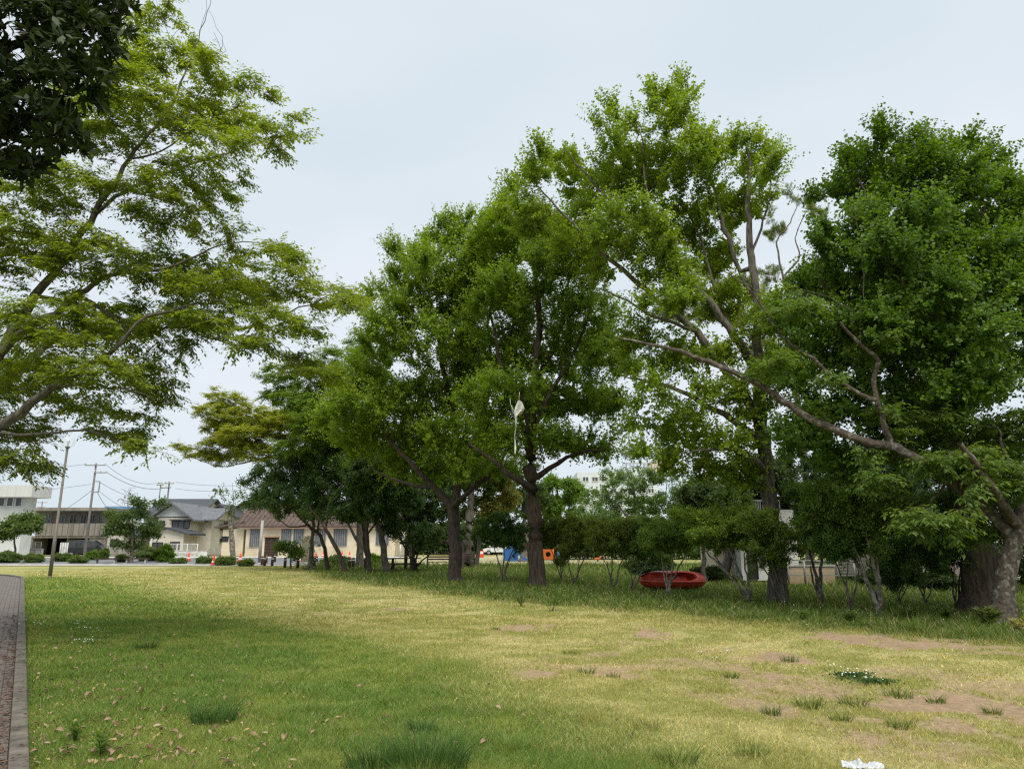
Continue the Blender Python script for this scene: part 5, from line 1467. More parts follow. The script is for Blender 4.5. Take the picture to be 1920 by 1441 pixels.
mb.bar((.15, -.1, h - 2.1), (.75, -.1, h - 2.1), .1); mb.bar((.15, -.1, h - 3.3), (.75, -.1, h - 3.3), .1); mb.bar((.75, -.1, h - 3.3), (.75, -.1, h - 2.1), .1)
mb.build('bracket', METAL_GREY, p1)
p2, t2 = upole(303, 1042, 902, 100, 'utility pole rising behind the beige gabled house', [(.3, 2.2, -.4), (.9, 1.3, -.3)])
p3, t3 = upole(287, 1042, 907, 98, 'thin lamp topped pole left of the house utility pole', [(.15, .9, 0)], .1)
p4, t4 = upole(65, 1042, 939, 150, 'far utility pole above the concrete block roof', [(.3, 2.2, 0), (1.2, 1.6, 0)])
g = G(486, 1058)
root = thing('steel_pole', 'slim pale grey steel pole by the dark posts before the hall', 'pole', (g[0], g[1], 0))
MB().tube([(0, 0, -.05), (0, 0, at(486, 975, g[1])[2])], [.13, .10], 12).build('pole', CONC_PALE, root)
MB().lathe([(.17, -.02), (.17, .12), (.13, .16)], 12).build('base', CONC_PALE, root)
g = G(750, 1048)
root = thing('sign_post', 'thin white post with a small blue cap beyond the picnic table', 'post', (g[0], g[1], 0))
MB().tube([(0, 0, -.05), (0, 0, 1.9)], .07, 8).build('pole', WHITE, root)
MB().lathe([(.10, 1.9), (.14, 2.0), (.12, 2.5), (.02, 2.6)], 10).build('cap', BLUE_PLAY, root)
WIRE = surf('wire_rubber', (.10, .11, .12), (.08, .085, .09), 4, .7)
def wire(p, q, sag, label, r=.022):
    p = np.array(p, float); q = np.array(q, float)
    mb = MB(); n = 18
    mb.tube([tuple(p + (q - p) * i / n - np.array([0, 0, 4 * sag * (i / n) * (1 - i / n)])) for i in range(n + 1)], r, 4)
    o = mb.build('overhead_wire', WIRE)
    tag(o, label, 'wire', 'overhead wires above the road')
wire(t1 + [1.1, 0, -.1], t2 + [-1, 0, -.1], 1.0, 'topmost wire from the tall utility pole to the house pole')
wire(t1 + [1.3, 0, -1.0], t2 + [0, 0, -.8], .9, 'lower wire between the tall pole and the house pole', .03)
wire(t1 + [.75, 0, -2.2], t2 + [0, 0, -2.6], .8, 'bracket wire sagging toward the house pole')
wire(t1 + [.75, 0, -3.2], t2 + [0, 0, -4.0], 1.2, 'lowest wire leaving the bracket to the right')
wire(t1 + [-1.1, 0, -.1], t1 + [-40, 0, -1.5], .9, 'upper wire leaving the tall pole toward the left edge', .02)
wire(t1 + [-.3, 0, -2.4], t1 + [-40, -4, -2.6], 1.6, 'middle wire leaving the tall pole toward the left edge', .02)
wire(t1 + [0, 0, -3], t1 + [-14, 6, -8], 1.0, 'slanting service wire dropping left behind the lamp post', .03)
wire(t1 + [.5, 0, -3.2], np.array([at(215, 958, 95)[0], 95, at(215, 958, 95)[2]]), .5, 'service wire dropping right to the blue roofed shed', .03)
wire(t2 + [.9, 0, -.1], np.array([at(520, 903, 92)[0], 92, at(520, 903, 92)[2]]), .5, 'upper wire running right from the house pole over the hall', .02)
wire(t2 + [.9, 0, -1.0], np.array([at(520, 908, 92)[0], 92, at(520, 908, 92)[2]]), .6, 'second wire running right from the house pole over the hall', .02)
wire(t2 + [0, 0, -2.6], np.array([at(520, 925, 92)[0], 92, at(520, 925, 92)[2]]), 1.2, 'sagging third wire right of the house pole', .025)

# ------------------------------------------------------------------ vehicles
def car(name, label, cat, x, y, rz, paint, L_=4.7, H_=1.95, W2=.86, kind='van', group=None):
    root = thing(name, label, cat, (x, y, .03), rz, group)
    if kind == 'van':
        prof = [(-L_ / 2, .35), (-L_ / 2 - .03, .9), (-L_ / 2 + .1, H_ - .25), (-L_ / 2 + .35, H_ - .05), (-.2, H_), (.75, H_ - .06), (1.25, H_ - .5), (1.6, H_ - .82), (L_ / 2 - .15, H_ - 1.0), (L_ / 2, .75), (L_ / 2 - .03, .35)]
    else:
        prof = [(-L_ / 2, .35), (-L_ / 2, .8), (-L_ / 2 + .35, .95), (-L_ / 2 + .9, H_ - .06), (-.2, H_), (.5, H_ - .05), (1.15, .98), (L_ / 2 - .1, .82), (L_ / 2, .6), (L_ / 2 - .05, .35)]
    MB().prism([(p[0], p[1]) for p in prof], 'y', -W2, W2).build('body', paint, root, bevel=.07)
    zt = H_ - .14; zb = 1.08 if kind == 'van' else .98
    for sy in (-1, 1):
        y0 = sy * (W2 + .004); y1 = sy * (W2 - .03)
        if kind == 'van':
            segs = [(-L_ / 2 + .25, -1.15), (-1.08, -.1), (-.03, .85)]
        else:
            segs = [(-L_ / 2 + 1.0, -.1), (0, .7)]
        for i, (xa, xb) in enumerate(segs):
            xr = xb + (.35 if i == len(segs) - 1 else 0)
            xl = xa - (.0 if i else -.06)
            mb = MB().prism([(xa, zb), (xr, zb), (xb, zt), (xa + (.1 if i == 0 else 0), zt)], 'y', min(y0, y1), max(y0, y1))
            mb.build('side_window', GLASS, root)
    if kind == 'van':
        MB().box(-L_ / 2 - .045, -L_ / 2 + .02, -W2 + .12, W2 - .12, 1.1, H_ - .3).build('rear_window', GLASS, root)
    MB().add([(1.28, -W2 + .08, H_ - .5), (1.28, W2 - .08, H_ - .5), (.8, W2 - .1, H_ - .04), (.8, -W2 + .1, H_ - .04)], [(0, 1, 2, 3)]).build('windscreen', GLASS, root)
    for sx in (-1, 1):
        for sy in (-1, 1):
            cx, cy = sx * (L_ / 2 - .85), sy * (W2 - .1)
            tmb = MB().tube([(cx, cy - .11, .32), (cx, cy + .11, .32)], .33, 18); wh = tmb.build('wheel', RUBBER, root)
            MB().tube([(cx, cy - .118, .32), (cx, cy + .118, .32)], .19, 14).build('rim', CAR_SILVER, wh)
    for sy in (-1, 1):
        MB().box(-L_ / 2 - .05, -L_ / 2 + .03, sy * (W2 - .14) - .07, sy * (W2 - .14) + .07, .95, 1.4 if kind == 'van' else 1.0).build('tail_light', surf('tail_red', (.3, .01, .01), (.2, .01, .01), 3, .2), root)
        MB().box(L_ / 2 - .1, L_ / 2 + .012, sy * (W2 - .22) - .14, sy * (W2 - .22) + .14, .68, .8).build('headlight', WHITE, root)
        MB().box(1.0, 1.15, sy * (W2 + .1) - .1, sy * (W2 + .1) + .1, 1.08, 1.24).build('wing_mirror', paint, root)
    MB().box(-L_ / 2 - .06, -L_ / 2 - .03, -.2, .2, .75, .92).build('number_plate', WHITE, root)
    MB().box(-L_ / 2 - .06, -L_ / 2 + .1, -W2 + .05, W2 - .05, .36, .56).build('bumper', BLACK, root)
    return root
gv = G(165, 1044)
car('black_van', 'black people carrier van parked in front of the concrete car port', 'van', gv[0], gv[1], math.radians(12), CAR_BLACK, 4.8, 1.95)
for i, (u, v, rz, pm, lb) in enumerate([(935, 1040, 170, CAR_WHITE, 'white car parked farthest left beyond the playground'), (730, 1040, 185, CAR_SILVER, 'silver car parked beyond the picnic table'), (1090, 1041, 175, CAR_SILVER, 'silver car parked beyond the pale blue play post')]):
    gg = G(u, v); car('parked_car', lb, 'car', gg[0], gg[1], math.radians(rz), pm, 4.2, 1.48, .82, 'car', 'cars parked beyond the playground')

# ------------------------------------------------------------------ cones, posts, benches, monument
def cone_at(u, v, label, first=None):
    g = G(u, v)
    if first is None:
        r = thing('traffic_cone', label, 'traffic cone', (g[0], g[1], 0), group='traffic cones on the road')
        MB().lathe([(.16, .03), (.10, .32), (.075, .42), (.03, .68), (.001, .7)], 18).build('cone', ORANGE, r)
        MB().lathe([(.132, .20), (.112, .30)], 18).build('band', REFLECT, r)
        MB().box(-.2, .2, -.2, .2, 0, .035).build('base', RUBBER, r)
        r.scale = (1.1, 1.1, 1.15)
    else:
        r = copy_tree(first); r.location = (g[0], g[1], 0); r['label'] = label
    r.rotation_euler = (0, 0, random.uniform(0, 1))
    r.location.z = .032 if g[1] > 54.5 else 0.01
    return r
c0 = cone_at(400, 1060, 'nearest red traffic cone, alone on the lawn edge left of the pollard trunk')
for u, v, lb in [(353, 1052, 'traffic cone on the road right of the ball bush'), (450, 1054, 'traffic cone right of the pollard trunk'), (60, 1043, 'traffic cone by the grey wall at far left'), (216, 1043, 'traffic cone right of the black van'),
                 (563, 1056, 'traffic cone just left of the stone monument'), (592, 1053, 'traffic cone right of the monument trunk'), (641, 1046, 'traffic cone behind the leaning cherries, left one of a pair'), (655, 1047, 'traffic cone behind the leaning cherries, right one of a pair'), (606, 1045, 'far traffic cone between the leaning cherry trunks')]:
    cone_at(u, v, lb, c0)
p0 = None
POSTL = ['leftmost low dark post beside the steel pole', 'second low dark post from the steel pole', 'third low dark post from the steel pole', 'dark post standing alone before the sapling', 'farther dark post beyond the post row',
         'dark post left of the stone monument', 'dark post right of the stone monument', 'dark post beside the right leaning cherry', 'dark post left of the pale trunk', 'dark post at the foot of the first cherry', 'short dark post farthest right before the pale trunks']
for (u, v), lb in zip([(491, 1060), (496, 1061), (499, 1056), (510, 1061), (515, 1054), (534, 1064), (558, 1065), (589, 1064), (655, 1066), (662, 1065), (593, 1060)], POSTL):
    g = G(u, v)
    if p0 is None:
        p0 = thing('bollard', lb, 'bollard', (g[0], g[1], 0), group='low dark wooden posts')
        MB().tube([(0, 0, -.05), (0, 0, .62), (0, 0, .68)], [.1, .095, .07], 10).build('post', POST_WOOD, p0)
        MB().lathe([(.1, .5), (.105, .5), (.105, .55), (.095, .55)], 10).build('band', REFLECT, p0)
    else:
        o = copy_tree(p0); o.location = (g[0], g[1], 0); o['label'] = lb
b0 = None
for u, v, lb in [(198, 1056, 'left one of two low flat benches by the road bushes'), (256, 1056, 'right one of two low flat benches by the road bushes')]:
    g = G(u, v)
    if b0 is None:
        b0 = thing('low_bench', lb, 'bench', (g[0], g[1], 0), group='low flat benches')
        MB().box(-.95, .95, -.22, .22, .34, .42).build('seat', DARK_WOOD, b0)
        for sx in (-.75, .75): MB().box(sx - .06, sx + .06, -.16, .16, 0, .34).build('leg', CONC_PALE, b0)
    else:
        o = copy_tree(b0); o.location = (g[0], g[1], 0); o['label'] = lb
g = G(575, 1060)
Mo = thing('stone_monument', 'upright pale stone slab monument behind a dark trunk', 'monument', (g[0], g[1], 0))
zt = at(575, 1003, g[1])[2]
prof = [(-.45, .28), (.47, .28), (.46, zt * .85), (.38, zt * .96), (.1, zt), (-.3, zt * .97), (-.43, zt * .88)]
MB().prism(prof, 'y', -.12, .14).build('slab', STONE, Mo, bevel=.03)
MB().box(-.8, .8, -.4, .4, 0, .28).build('plinth', CONC_PALE, Mo, bevel=.03)
g = G(581, 1069)
r = thing('slim_tree', 'straight dark slim trunk standing in front of the monument', 'tree', (g[0], g[1], 0))
pz = at(581, 985, g[1])[2]
pos, par, rad, _ = skeleton([[(np.array([g[0], g[1], -.05]), .15), (np.array([g[0], g[1], pz * .5]), .12), (np.array([g[0] + .05, g[1], pz]), .10), (np.array([g[0] + .1, g[1], pz + 1.5]), .05)]], sample_blobs(pblobs([(584, 930, 34, 26)], g[1], .5, 3), 150, rgb_), .3, .35, rgb_)
TV, TF = tube_mesh(pos, par, rad, True, rgb_); np_mesh('trunk', TV, TF, BARK_GREY, True, None, r, (g[0], g[1], 0))
og = pos[-150:]; V, F, col = make_leaves(np.repeat(og, 4, 0) + rgb_.normal(0, .2, (len(og) * 4, 3)), nrm(rgb_.normal(0, 1, (len(og) * 4, 3))), np.full(len(og) * 4, .3), 9, .13, .5, 'rh', .2, .05, False, (.03, .065, .02), (.07, .12, .03), rgb_)
np_mesh('crown', V, F, LEAF, False, col, r, (g[0], g[1], 0))

# picnic table
g = G(757, 1071)
T_ = thing('picnic_table', 'dark wooden picnic table with attached benches under the trees', 'picnic table', (g[0], g[1], 0), .25)
mb = MB()
for k in range(5): mb.box(-.95, .95, -.38 + k * .155, -.24 + k * .155, .72, .765)
mb.build('table_top', DARK_WOOD, T_)
for sy in (-1, 1):
    MB().box(-.95, .95, sy * .72 - .13, sy * .72 + .13, .42, .46).build('seat', DARK_WOOD, T_)
for sx in (-.65, .65):
    mb = MB(); mb.bar((sx, -.28, .71), (sx, -.7, 0), .09, .05); mb.build('leg', DARK_WOOD, T_)
    mb = MB(); mb.bar((sx, .28, .71), (sx, .7, 0), .09, .05); mb.build('leg', DARK_WOOD, T_)
    mb = MB(); mb.bar((sx + .06, -.82, .385), (sx + .06, .82, .385), .05, .08); mb.build('crossbeam', DARK_WOOD, T_)
# slatted benches and the pergola frame
g = G(822, 1066)
def slat_bench(label, loc, rz, copy=None):
    if copy is not None:
        o = copy_tree(copy); o.location = loc; o.rotation_euler = (0, 0, rz); o['label'] = label; return o
    r = thing('park_bench', label, 'bench', loc, rz, 'slatted benches')
    mb = MB()
    for k in range(4): mb.box(-.75, .75, -.2 + k * .12, -.1 + k * .12, .42, .455)
    mb.build('seat', DARK_WOOD, r)
    mb = MB()
    for k in range(3): mb.box(-.75, .75, .27, .31, .55 + k * .15, .65 + k * .15)
    mb.build('backrest', DARK_WOOD, r)
    for sx in (-.7, .7):
        MB().box(sx - .04, sx + .04, -.2, -.12, 0, .419).build('leg', DARK_WOOD, r)
        MB().box(sx - .04, sx + .04, .22, .268, 0, .98).build('leg', DARK_WOOD, r)
        MB().box(sx - .04, sx + .04, -.24, .215, .62, .66).build('armrest', DARK_WOOD, r)
    return r
sb = slat_bench('dark slatted bench left of the dark forked trunk', (g[0], g[1], 0), .15)
slat_bench('dark slatted bench half hidden behind the dark forked trunk', (g[0] + 1.5, g[1] + 1.2, 0), -.1, sb)
# pergola
Yq = 43
x0 = at(762, 1018, Yq)[0]; x1 = at(862, 1018, Yq)[0]
Pg = thing('pergola', 'weathered wooden pergola frame behind the picnic table', 'pergola', (x0, Yq, 0))
zq = at(800, 1020, Yq)[2]
WOODP = surf('pergola_wood', (.13, .11, .085), (.07, .058, .045), 4, .85)
for (px_, py_) in [(0, 0), (x1 - x0, 0), (0, 2.4), (x1 - x0, 2.4)]:
    MB().box(px_ - .09, px_ + .09, py_ - .09, py_ + .09, -.03, zq).build('post', WOODP, Pg)
for py_ in (0, 2.4):
    MB().box(-.4, x1 - x0 + .4, py_ - .05, py_ + .05, zq + .002, zq + .16).build('beam', WOODP, Pg)
for k in range(8):
    xx = -.2 + (x1 - x0 + .4) * k / 7
    MB().box(xx - .03, xx + .03, -.4, 2.8, zq + .164, zq + .25).build('rafter', WOODP, Pg)

# playground
g = G(970, 1056)
S_ = thing('slide', 'blue playground slide beyond the dark azalea', 'slide', (g[0], g[1], 0))
mb = MB()
pts = [(-.9, 0, 1.55), (-.5, 0, 1.5), (0, 0, 1.0), (.5, 0, .5), (.9, 0, .3), (1.3, 0, .28)]
for i in range(len(pts) - 1):
    a, b = pts[i], pts[i + 1]
    mb.add([(a[0], -.3, a[2]), (b[0], -.3, b[2]), (b[0], .3, b[2]), (a[0], .3, a[2])], [(0, 1, 2, 3)])
    for s in (-.3, .3):
        mb.add([(a[0], s, a[2] - .04), (b[0], s, b[2] - .04), (b[0], s, b[2] + .2), (a[0], s, a[2] + .2)], [(0, 1, 2, 3)])
mb.build('chute', BLUE_PLAY, S_)
mb = MB(); mb.box(-1.4, -.9, -.35, .35, 1.48, 1.56); mb.build('platform', WHITE, S_)
MB().box(-1.42, .1, -.36, -.32, .25, 1.47).build('side_panel', BLUE_PLAY, S_)
for px_, py_ in ((-1.36, -.3), (-1.36, .3), (-.95, -.3), (-.95, .3)):
    MB().tube([(px_, py_, -.03), (px_, py_, 2.1)], .035, 8).build('leg', BLUE_PLAY, S_)
mb = MB()
for k in range(5): mb.tube([(-1.55 + k * .035, -.28, .25 + k * .27), (-1.55 + k * .035, .28, .25 + k * .27)], .02, 6)
mb.tube([(-1.6, -.28, 0), (-1.38, -.28, 1.5)], .02, 6); mb.tube([(-1.6, .28, 0), (-1.38, .28, 1.5)], .02, 6)
mb.build('ladder', SKY_PLAY, S_)
S_.scale = (.8, .8, .8)
def ring_panel(u, v, label, mat, Rr=.55):
    g = G(u, v)
    r = thing('play_ring', label, 'play equipment', (g[0], g[1], 0))
    mb = MB(); n = 24
    vs = []; fs = []
    for i in range(n):
        an = 2 * math.pi * i / n
        # square outside, round hole
        c, s = math.cos(an), math.sin(an); k = .42 / max(abs(c), abs(s))
        for (rr, yy) in ((.22, -.05), (k, -.05), (k, .05), (.22, .05)):
            vs.append((rr * c, yy, .68 + rr * s))
    for i in range(n):
        j = (i + 1) % n
        for k in range(4): fs.append((i * 4 + k, i * 4 + (k + 1) % 4, j * 4 + (k + 1) % 4, j * 4 + k))
    mb.add(vs, fs); mb.build('panel', mat, r)
    for s in (-.46, .46): MB().tube([(s, 0, -.03), (s, 0, 1.15)], .04, 8).build('post', mat, r)
ring_panel(1028, 1054, 'orange square play panel with a round hole beside the centre trunk', ORANGE_PLAY)
ring_panel(1056, 1052, 'pale blue play panel with a round hole right of the orange one', SKY_PLAY)
g = G(1121, 1053)
r = thing('spring_rider', 'small orange spring rider on the far lawn', 'play equipment', (g[0], g[1], 0))
MB().lathe([(.12, 0), (.14, .06), (.1, .1), (.14, .16), (.1, .2), (.14, .26), (.08, .32)], 12).build('spring', BLACK, r)
MB().tube([(-.55, 0, .45), (-.3, 0, .42), (.1, 0, .42), (.4, 0, .55), (.6, 0, .85)], [.08, .16, .16, .13, .08], 10).build('seat', ORANGE_PLAY, r)
MB().tube([(.35, -.25, .75), (.35, .25, .75)], .025, 6).build('handle', BLACK, r)
r.scale = (.55, .55, .65)
g = G(903, 1045)
r = thing('vending_box', 'small red upright box beyond the lawn right of the pale trunk', 'box', (g[0], g[1], 0))
MB().box(-.35, .35, -.3, .3, .1, 1.1).build('body', ORANGE, r, bevel=.03); MB().box(-.28, .28, -.25, .25, 0, .098).build('plinth', CONC_PALE, r)
MB().box(-.25, .25, -.33, -.303, .6, 1.0).build('panel', REFLECT, r)
r.scale = (.7, .7, .7)

# ------------------------------------------------------------------ red boat-like play shell
g = G(1262, 1108)
Rb = thing('toy_boat', 'low red plastic boat with two scooped seats lying in the grass', 'play boat', (g[0], g[1], 0), .05)
def boat():
    n, m_ = 96, 40
    vs = []; fs = []
    a_, b_ = 1.13, .75
    for j in range(m_ + 1):
        t_ = j / m_
        for i in range(n):
            an = 2 * math.pi * i / n
            if t_ < .42:                                   # hull up to the rim
                k = t_ / .42; R = .50 + .50 * math.sin(k * math.pi / 2) ** .8; z = .10 + .24 * (1 - math.cos(k * math.pi / 2))
                dent = 0
            else:
                k = (t_ - .42) / .58; R = 1.0 * math.cos(k * math.pi / 2) ** .55 if k < 1 else 0; z = .34 + .34 * math.sin(k * math.pi / 2) ** .9
                dent = 0
            x = a_ * R * math.cos(an) * (1 + .08 * math.cos(an) * 0); y = b_ * R * math.sin(an)
            if t_ > .44:
                for cx_, w_ in ((-.66, .40), (.16, .48)):
                    # scooped hollows opening toward the front
                    q_ = ((x - cx_) / w_) ** 2 + ((z - .50) / .135) ** 2
                    if y < .05 and q_ < 1.25:
                        f_ = min(1, max(0, (1.25 - q_) / .35)); f_ = f_ * f_ * (3 - 2 * f_)
                        dent = max(dent, f_)
                y = y + dent * .34
                z = z - dent * .03
            vs.append((x, y, z))
    for j in range(m_):
        for i in range(n):
            fs.append((j * n + i, j * n + (i + 1) % n, (j + 1) * n + (i + 1) % n, (j + 1) * n + i))
    return vs, fs
vs, fs = boat()
MB().add(vs, fs, True).build('hull', RED_PLASTIC, Rb)
n = 48
ringp = [(1.14 * math.cos(2 * math.pi * i / n), .76 * math.sin(2 * math.pi * i / n), .345) for i in range(n + 1)]
MB().tube(ringp, .028, 8, False).build('rim', RED_PLASTIC, Rb)
MB().lathe([(.5, 0), (.52, .12), (.3, .16)], 24).build('foot', surf('dark_red_foot', (.10, .012, .008), (.06, .008, .006), 3, .6), Rb)

# ------------------------------------------------------------------ torn kite in the tree, plastic bag on the grass
YK = 22.0
kt = at(973, 750, YK)
Kt = thing('torn_kite', 'crumpled pale grey kite with long white tail caught in the ginkgo', 'kite', tuple(kt))
rg = np.random.default_rng(8)
CLOTH = surf('thin_white_cloth', (.66, .65, .60), (.46, .45, .41), 14, .85)
mb = MB(); s = YK / FPX
outl = [(0, 0), (-5, 8), (-7, 20), (-9, 30), (-5, 33), (0, 27), (5, 22), (10, 18), (8, 8), (4, 2)]
rows = 9; vs = []
for i in range(rows):
    f = i / (rows - 1); zc = -33 * f
    wl = np.interp(-zc, [0, 8, 20, 27, 33], [-2, -5, -9, -9, -7]); wr = np.interp(-zc, [0, 2, 10, 19, 24, 29, 33], [2, 5, 9, 11, 6, -2, -5])
    for k in range(5):
        x = wl + (wr - wl) * k / 4
        vs.append((x * s, (math.sin(k * 2.1 + i * .9) * 1.6 + math.sin(k * 3.7) * 2.2 + (2 - abs(k - 2)) * -2) * s, (zc + rg.normal(0, .5)) * s))
fs = [(i * 5 + k, i * 5 + k + 1, i * 5 + 5 + k + 1, i * 5 + 5 + k) for i in range(rows - 1) for k in range(4)]
mb.add(vs, fs, False); o = mb.build('sail', CLOTH, Kt); sl = o.modifiers.new('thick', 'SOLIDIFY'); sl.thickness = .01
mb = MB(); vs = []
nn = 30
for i in range(nn + 1):
    f = i / nn; z = (-29 - 74 * f) * s; x = (-6 - 2 * f + math.sin(f * 9) * .8) * s; w_ = (2.3 + .5 * math.sin(f * 31) + .4 * math.sin(f * 12)) * s; tw = f * 7
    vs += [(x - w_ * math.cos(tw) * .5 - w_ * .3, -w_ * math.sin(tw) * .5, z), (x + w_ * math.cos(tw) * .5 + w_ * .3, w_ * math.sin(tw) * .5, z)]
fs = [(2 * i, 2 * i + 1, 2 * i + 3, 2 * i + 2) for i in range(nn)]
mb.add(vs, fs, True); o = mb.build('tail', surf('tail_cloth', (.78, .78, .75), (.62, .62, .6), 30, .8), Kt); sl = o.modifiers.new('thick', 'SOLIDIFY'); sl.thickness = .008
mb = MB(); mb.tube([(-6 * s, 0, -30 * s), (-11 * s, 0, -18 * s), (-16 * s, 0, -8 * s), (-17 * s, 0, 3 * s)], .006, 4); mb.tube([(-6 * s, 0, -30 * s), (-13 * s, -.02, -22 * s), (-13.5 * s, 0, -10 * s)], .005, 4)
mb.tube([(0, 0, 0), (1 * s, 0, 16 * s)], .006, 4)
mb.build('string', REFLECT, Kt)
g = G(1618, 1440)
Bg = thing('plastic_bag', 'crumpled white plastic bag on the worn ground at the bottom edge', 'litter', (g[0], g[1], 0), -.3)
nx_, ny_ = 26, 12; vs = []
for j in range(ny_):
    for i in range(nx_):
        fx = i / (nx_ - 1); fy = j / (ny_ - 1)
        wd = .012 + .032 * abs(math.sin(fx * 5.6)) + .02 * (1 - fx)
        x = (fx - .5) * .34; y = (fy - .5) * 2 * wd + .02 * math.sin(fx * 9) + .05 * (fx - .5)
        z = .012 + .05 * math.sin(fy * math.pi) * (.4 + .6 * abs(math.sin(fx * 8.0 + fy * 3))) + rg.normal(0, .004) + (.05 * math.exp(-((fx - .42) / .06) ** 2) * fy)
        vs.append((x, y, z))
fs = [(j * nx_ + i, j * nx_ + i + 1, (j + 1) * nx_ + i + 1, (j + 1) * nx_ + i) for j in range(ny_ - 1) for i in range(nx_ - 1)]
o = MB().add(vs, fs, False).build('sheet', surf('bag_plastic', (.55, .56, .58), (.42, .44, .48), 30, .3, spec=.5), Bg)
sl = o.modifiers.new('thick', 'SOLIDIFY'); sl.thickness = .002
Bg.scale = (.85, .8, .8)

# ------------------------------------------------------------------ small plants on the lawn
def tuft(u, v, label, n, h, rad_, c, seed, lean=.7, wd=.006, name='grass_tuft'):
    g = G(u, v); rg = np.random.default_rng(seed)
    a = rg.uniform(0, 2 * np.pi, n); r = rad_ * np.sqrt(rg.random(n))
    bx, by = r * np.cos(a), r * np.sin(a) * .8
    h *= 1.45; wd *= 1.35; n0 = n
    hh = h * rg.uniform(.35, 1.1, n); la = rg.uniform(.1, lean, n) * hh
    a2 = a + rg.normal(0, .5, n)
    segs = 4; V = []
    fa = rg.uniform(0, np.pi, n)
    for k in range(segs + 1):
        f = k / segs; ww = wd * (1 - f * .85) * .5
        cx = bx + np.cos(a2) * la * f ** 1.8; cy = by + np.sin(a2) * la * f ** 1.8; cz = hh * (f - .12 * f * f * lean)
        V.append(np.stack([cx - np.cos(fa) * ww, cy - np.sin(fa) * ww, cz], 1)); V.append(np.stack([cx + np.cos(fa) * ww, cy + np.sin(fa) * ww, cz], 1))
    V = np.stack(V, 1).reshape(-1, 3)
    base_i = np.arange(n)[:, None] * (2 * (segs + 1))
    F = np.concatenate([base_i + np.array([[2 * k, 2 * k + 1, 2 * k + 3, 2 * k + 2]]) for k in range(segs)], 0)
    col = np.array(c[0]) * (1 - rg.random((n, 1))) + np.array(c[1]) * rg.random((n, 1))
    z0 = float(ground_z(np.array([g[0]]), np.array([g[1]]))[0])
    V[:, 2] += z0 - .01
    root = thing(name, label, 'grass tuft', (g[0], g[1], 0), group='taller grass tufts on the lawn')
    np_mesh('blades', V, F, GRASS, False, np.repeat(col, 2 * (segs + 1), axis=0), root)
    return root
TG = ((.040, .09, .022), (.10, .17, .040))
TB = ((.030, .085, .020), (.105, .18, .045))
tuft(400, 1352, 'dark spiky grass tuft in the left foreground, broad with long stalks', 420, .22, .19, TB, 1, 1.3, .004)
tuft(800, 1440, 'largest feathery dark grass tuft at the bottom edge left of centre', 900, .24, .30, TB, 2, 1.0, .0035)
tuft(700, 1438, 'feathery dark grass tuft at the bottom edge, left neighbour of the largest', 420, .17, .20, TB, 3, 1.0, .0035)
tuft(276, 1215, 'small round dark tuft on the left lawn', 240, .11, .17, TG, 4, .9, .006)
tuft(790, 1372, 'low dark tuft just above the largest bottom tuft', 200, .13, .12, TG, 5, 1.0, .004)
for i, (u, v, s_, lb) in enumerate([(1480, 1236, 1.0, 'green tuft at the far bare patch below the thin azalea'), (1372, 1268, .8, 'green tuft on the long middle bare patch'), (1520, 1322, 1.3, 'wide flat green tuft above the lower bare patch'),
                                   (1600, 1318, 1.3, 'green tuft left of the right hand bare ground'), (1685, 1302, 1.2, 'tall green tuft below the clover patch'), (1445, 1335, .9, 'small tuft on the bare ground left of the wide tuft'),
                                   (1577, 1345, .9, 'round tuft right beside the brown leaf on bare soil'), (1068, 1222, .8, 'green tuft on the small centre bare patch'), (1100, 1262, .9, 'green tuft splitting the centre bare patch'),
                                   (1755, 1312, .8, 'small tuft on the right hand bare ground'), (1860, 1330, .8, 'tuft nearest the right edge on bare ground'), (930, 1178, .8, 'tuft on the far left bare patch'), (1150, 1270, .7, 'little tuft right of the split centre patch'),
                                   (1270, 1430, 1.3, 'bright tuft at the bottom edge where green meets dry'), (1410, 1415, 1.1, 'dry green tuft at the bottom edge right of centre'), (1690, 1360, 1.0, 'straw coloured tuft among the right bare ground')]):
    tuft(u, v, lb, int(90 * s_), .085 * s_, .12 * s_, ((.07, .12, .02), (.16, .20, .05)), 40 + i, 1.2, .006)
def weed(u, v, label, n, h, c, seed, size=.07, name='leafy_weed'):
    g = G(u, v); rg = np.random.default_rng(seed)
    root = thing(name, label, 'weed', (g[0], g[1], 0), group='leafy weeds on the lawn')
    mb = MB(); tips = []
    for k in range(n):
        a = rg.uniform(0, 6.28); l = rg.uniform(.15, .75) * h
        hh = h * rg.uniform(.6, 1.05)
        pts = [(0, 0, -.02), (math.cos(a) * l * .4, math.sin(a) * l * .4, hh * .5), (math.cos(a) * l, math.sin(a) * l, hh)]
        mb.tube(pts, [.006, .005, .003], 4)
        for f in np.linspace(.25, 1, 7):
            tips.append((math.cos(a) * l * f, math.sin(a) * l * f, hh * f))
    mb.build('stems', surf('weed_stem', (.08, .12, .03), (.05, .08, .02), 4, .7), root)
    P = np.array(tips) + rg.normal(0, .008, (len(tips), 3)); d = np.tile(np.array([[0, 0, 1.]]), (len(P), 1)) + rg.normal(0, .1, (len(P), 3))
    V, F, col = make_leaves(P, nrm(d), np.full(len(P), .04), 3, size, .32, 'rh', .1, .004, False, c[0], c[1], rg)
    np_mesh('leaves', V, F, LEAF, False, col, root)
weed(1035, 1146, 'bright upright leafy weed standing right of the central trunk foot', 5, .62, ((.06, .12, .03), (.13, .21, .06)), 1, .12)
weed(978, 1138, 'darker thin weed in front of the central trunk', 7, .48, ((.03, .06, .02), (.07, .11, .03)), 2, .07)
weed(1858, 1178, 'long leaved weed at the cherry trunk foot', 6, .32, ((.07, .11, .05), (.14, .18, .08)), 3, .2)
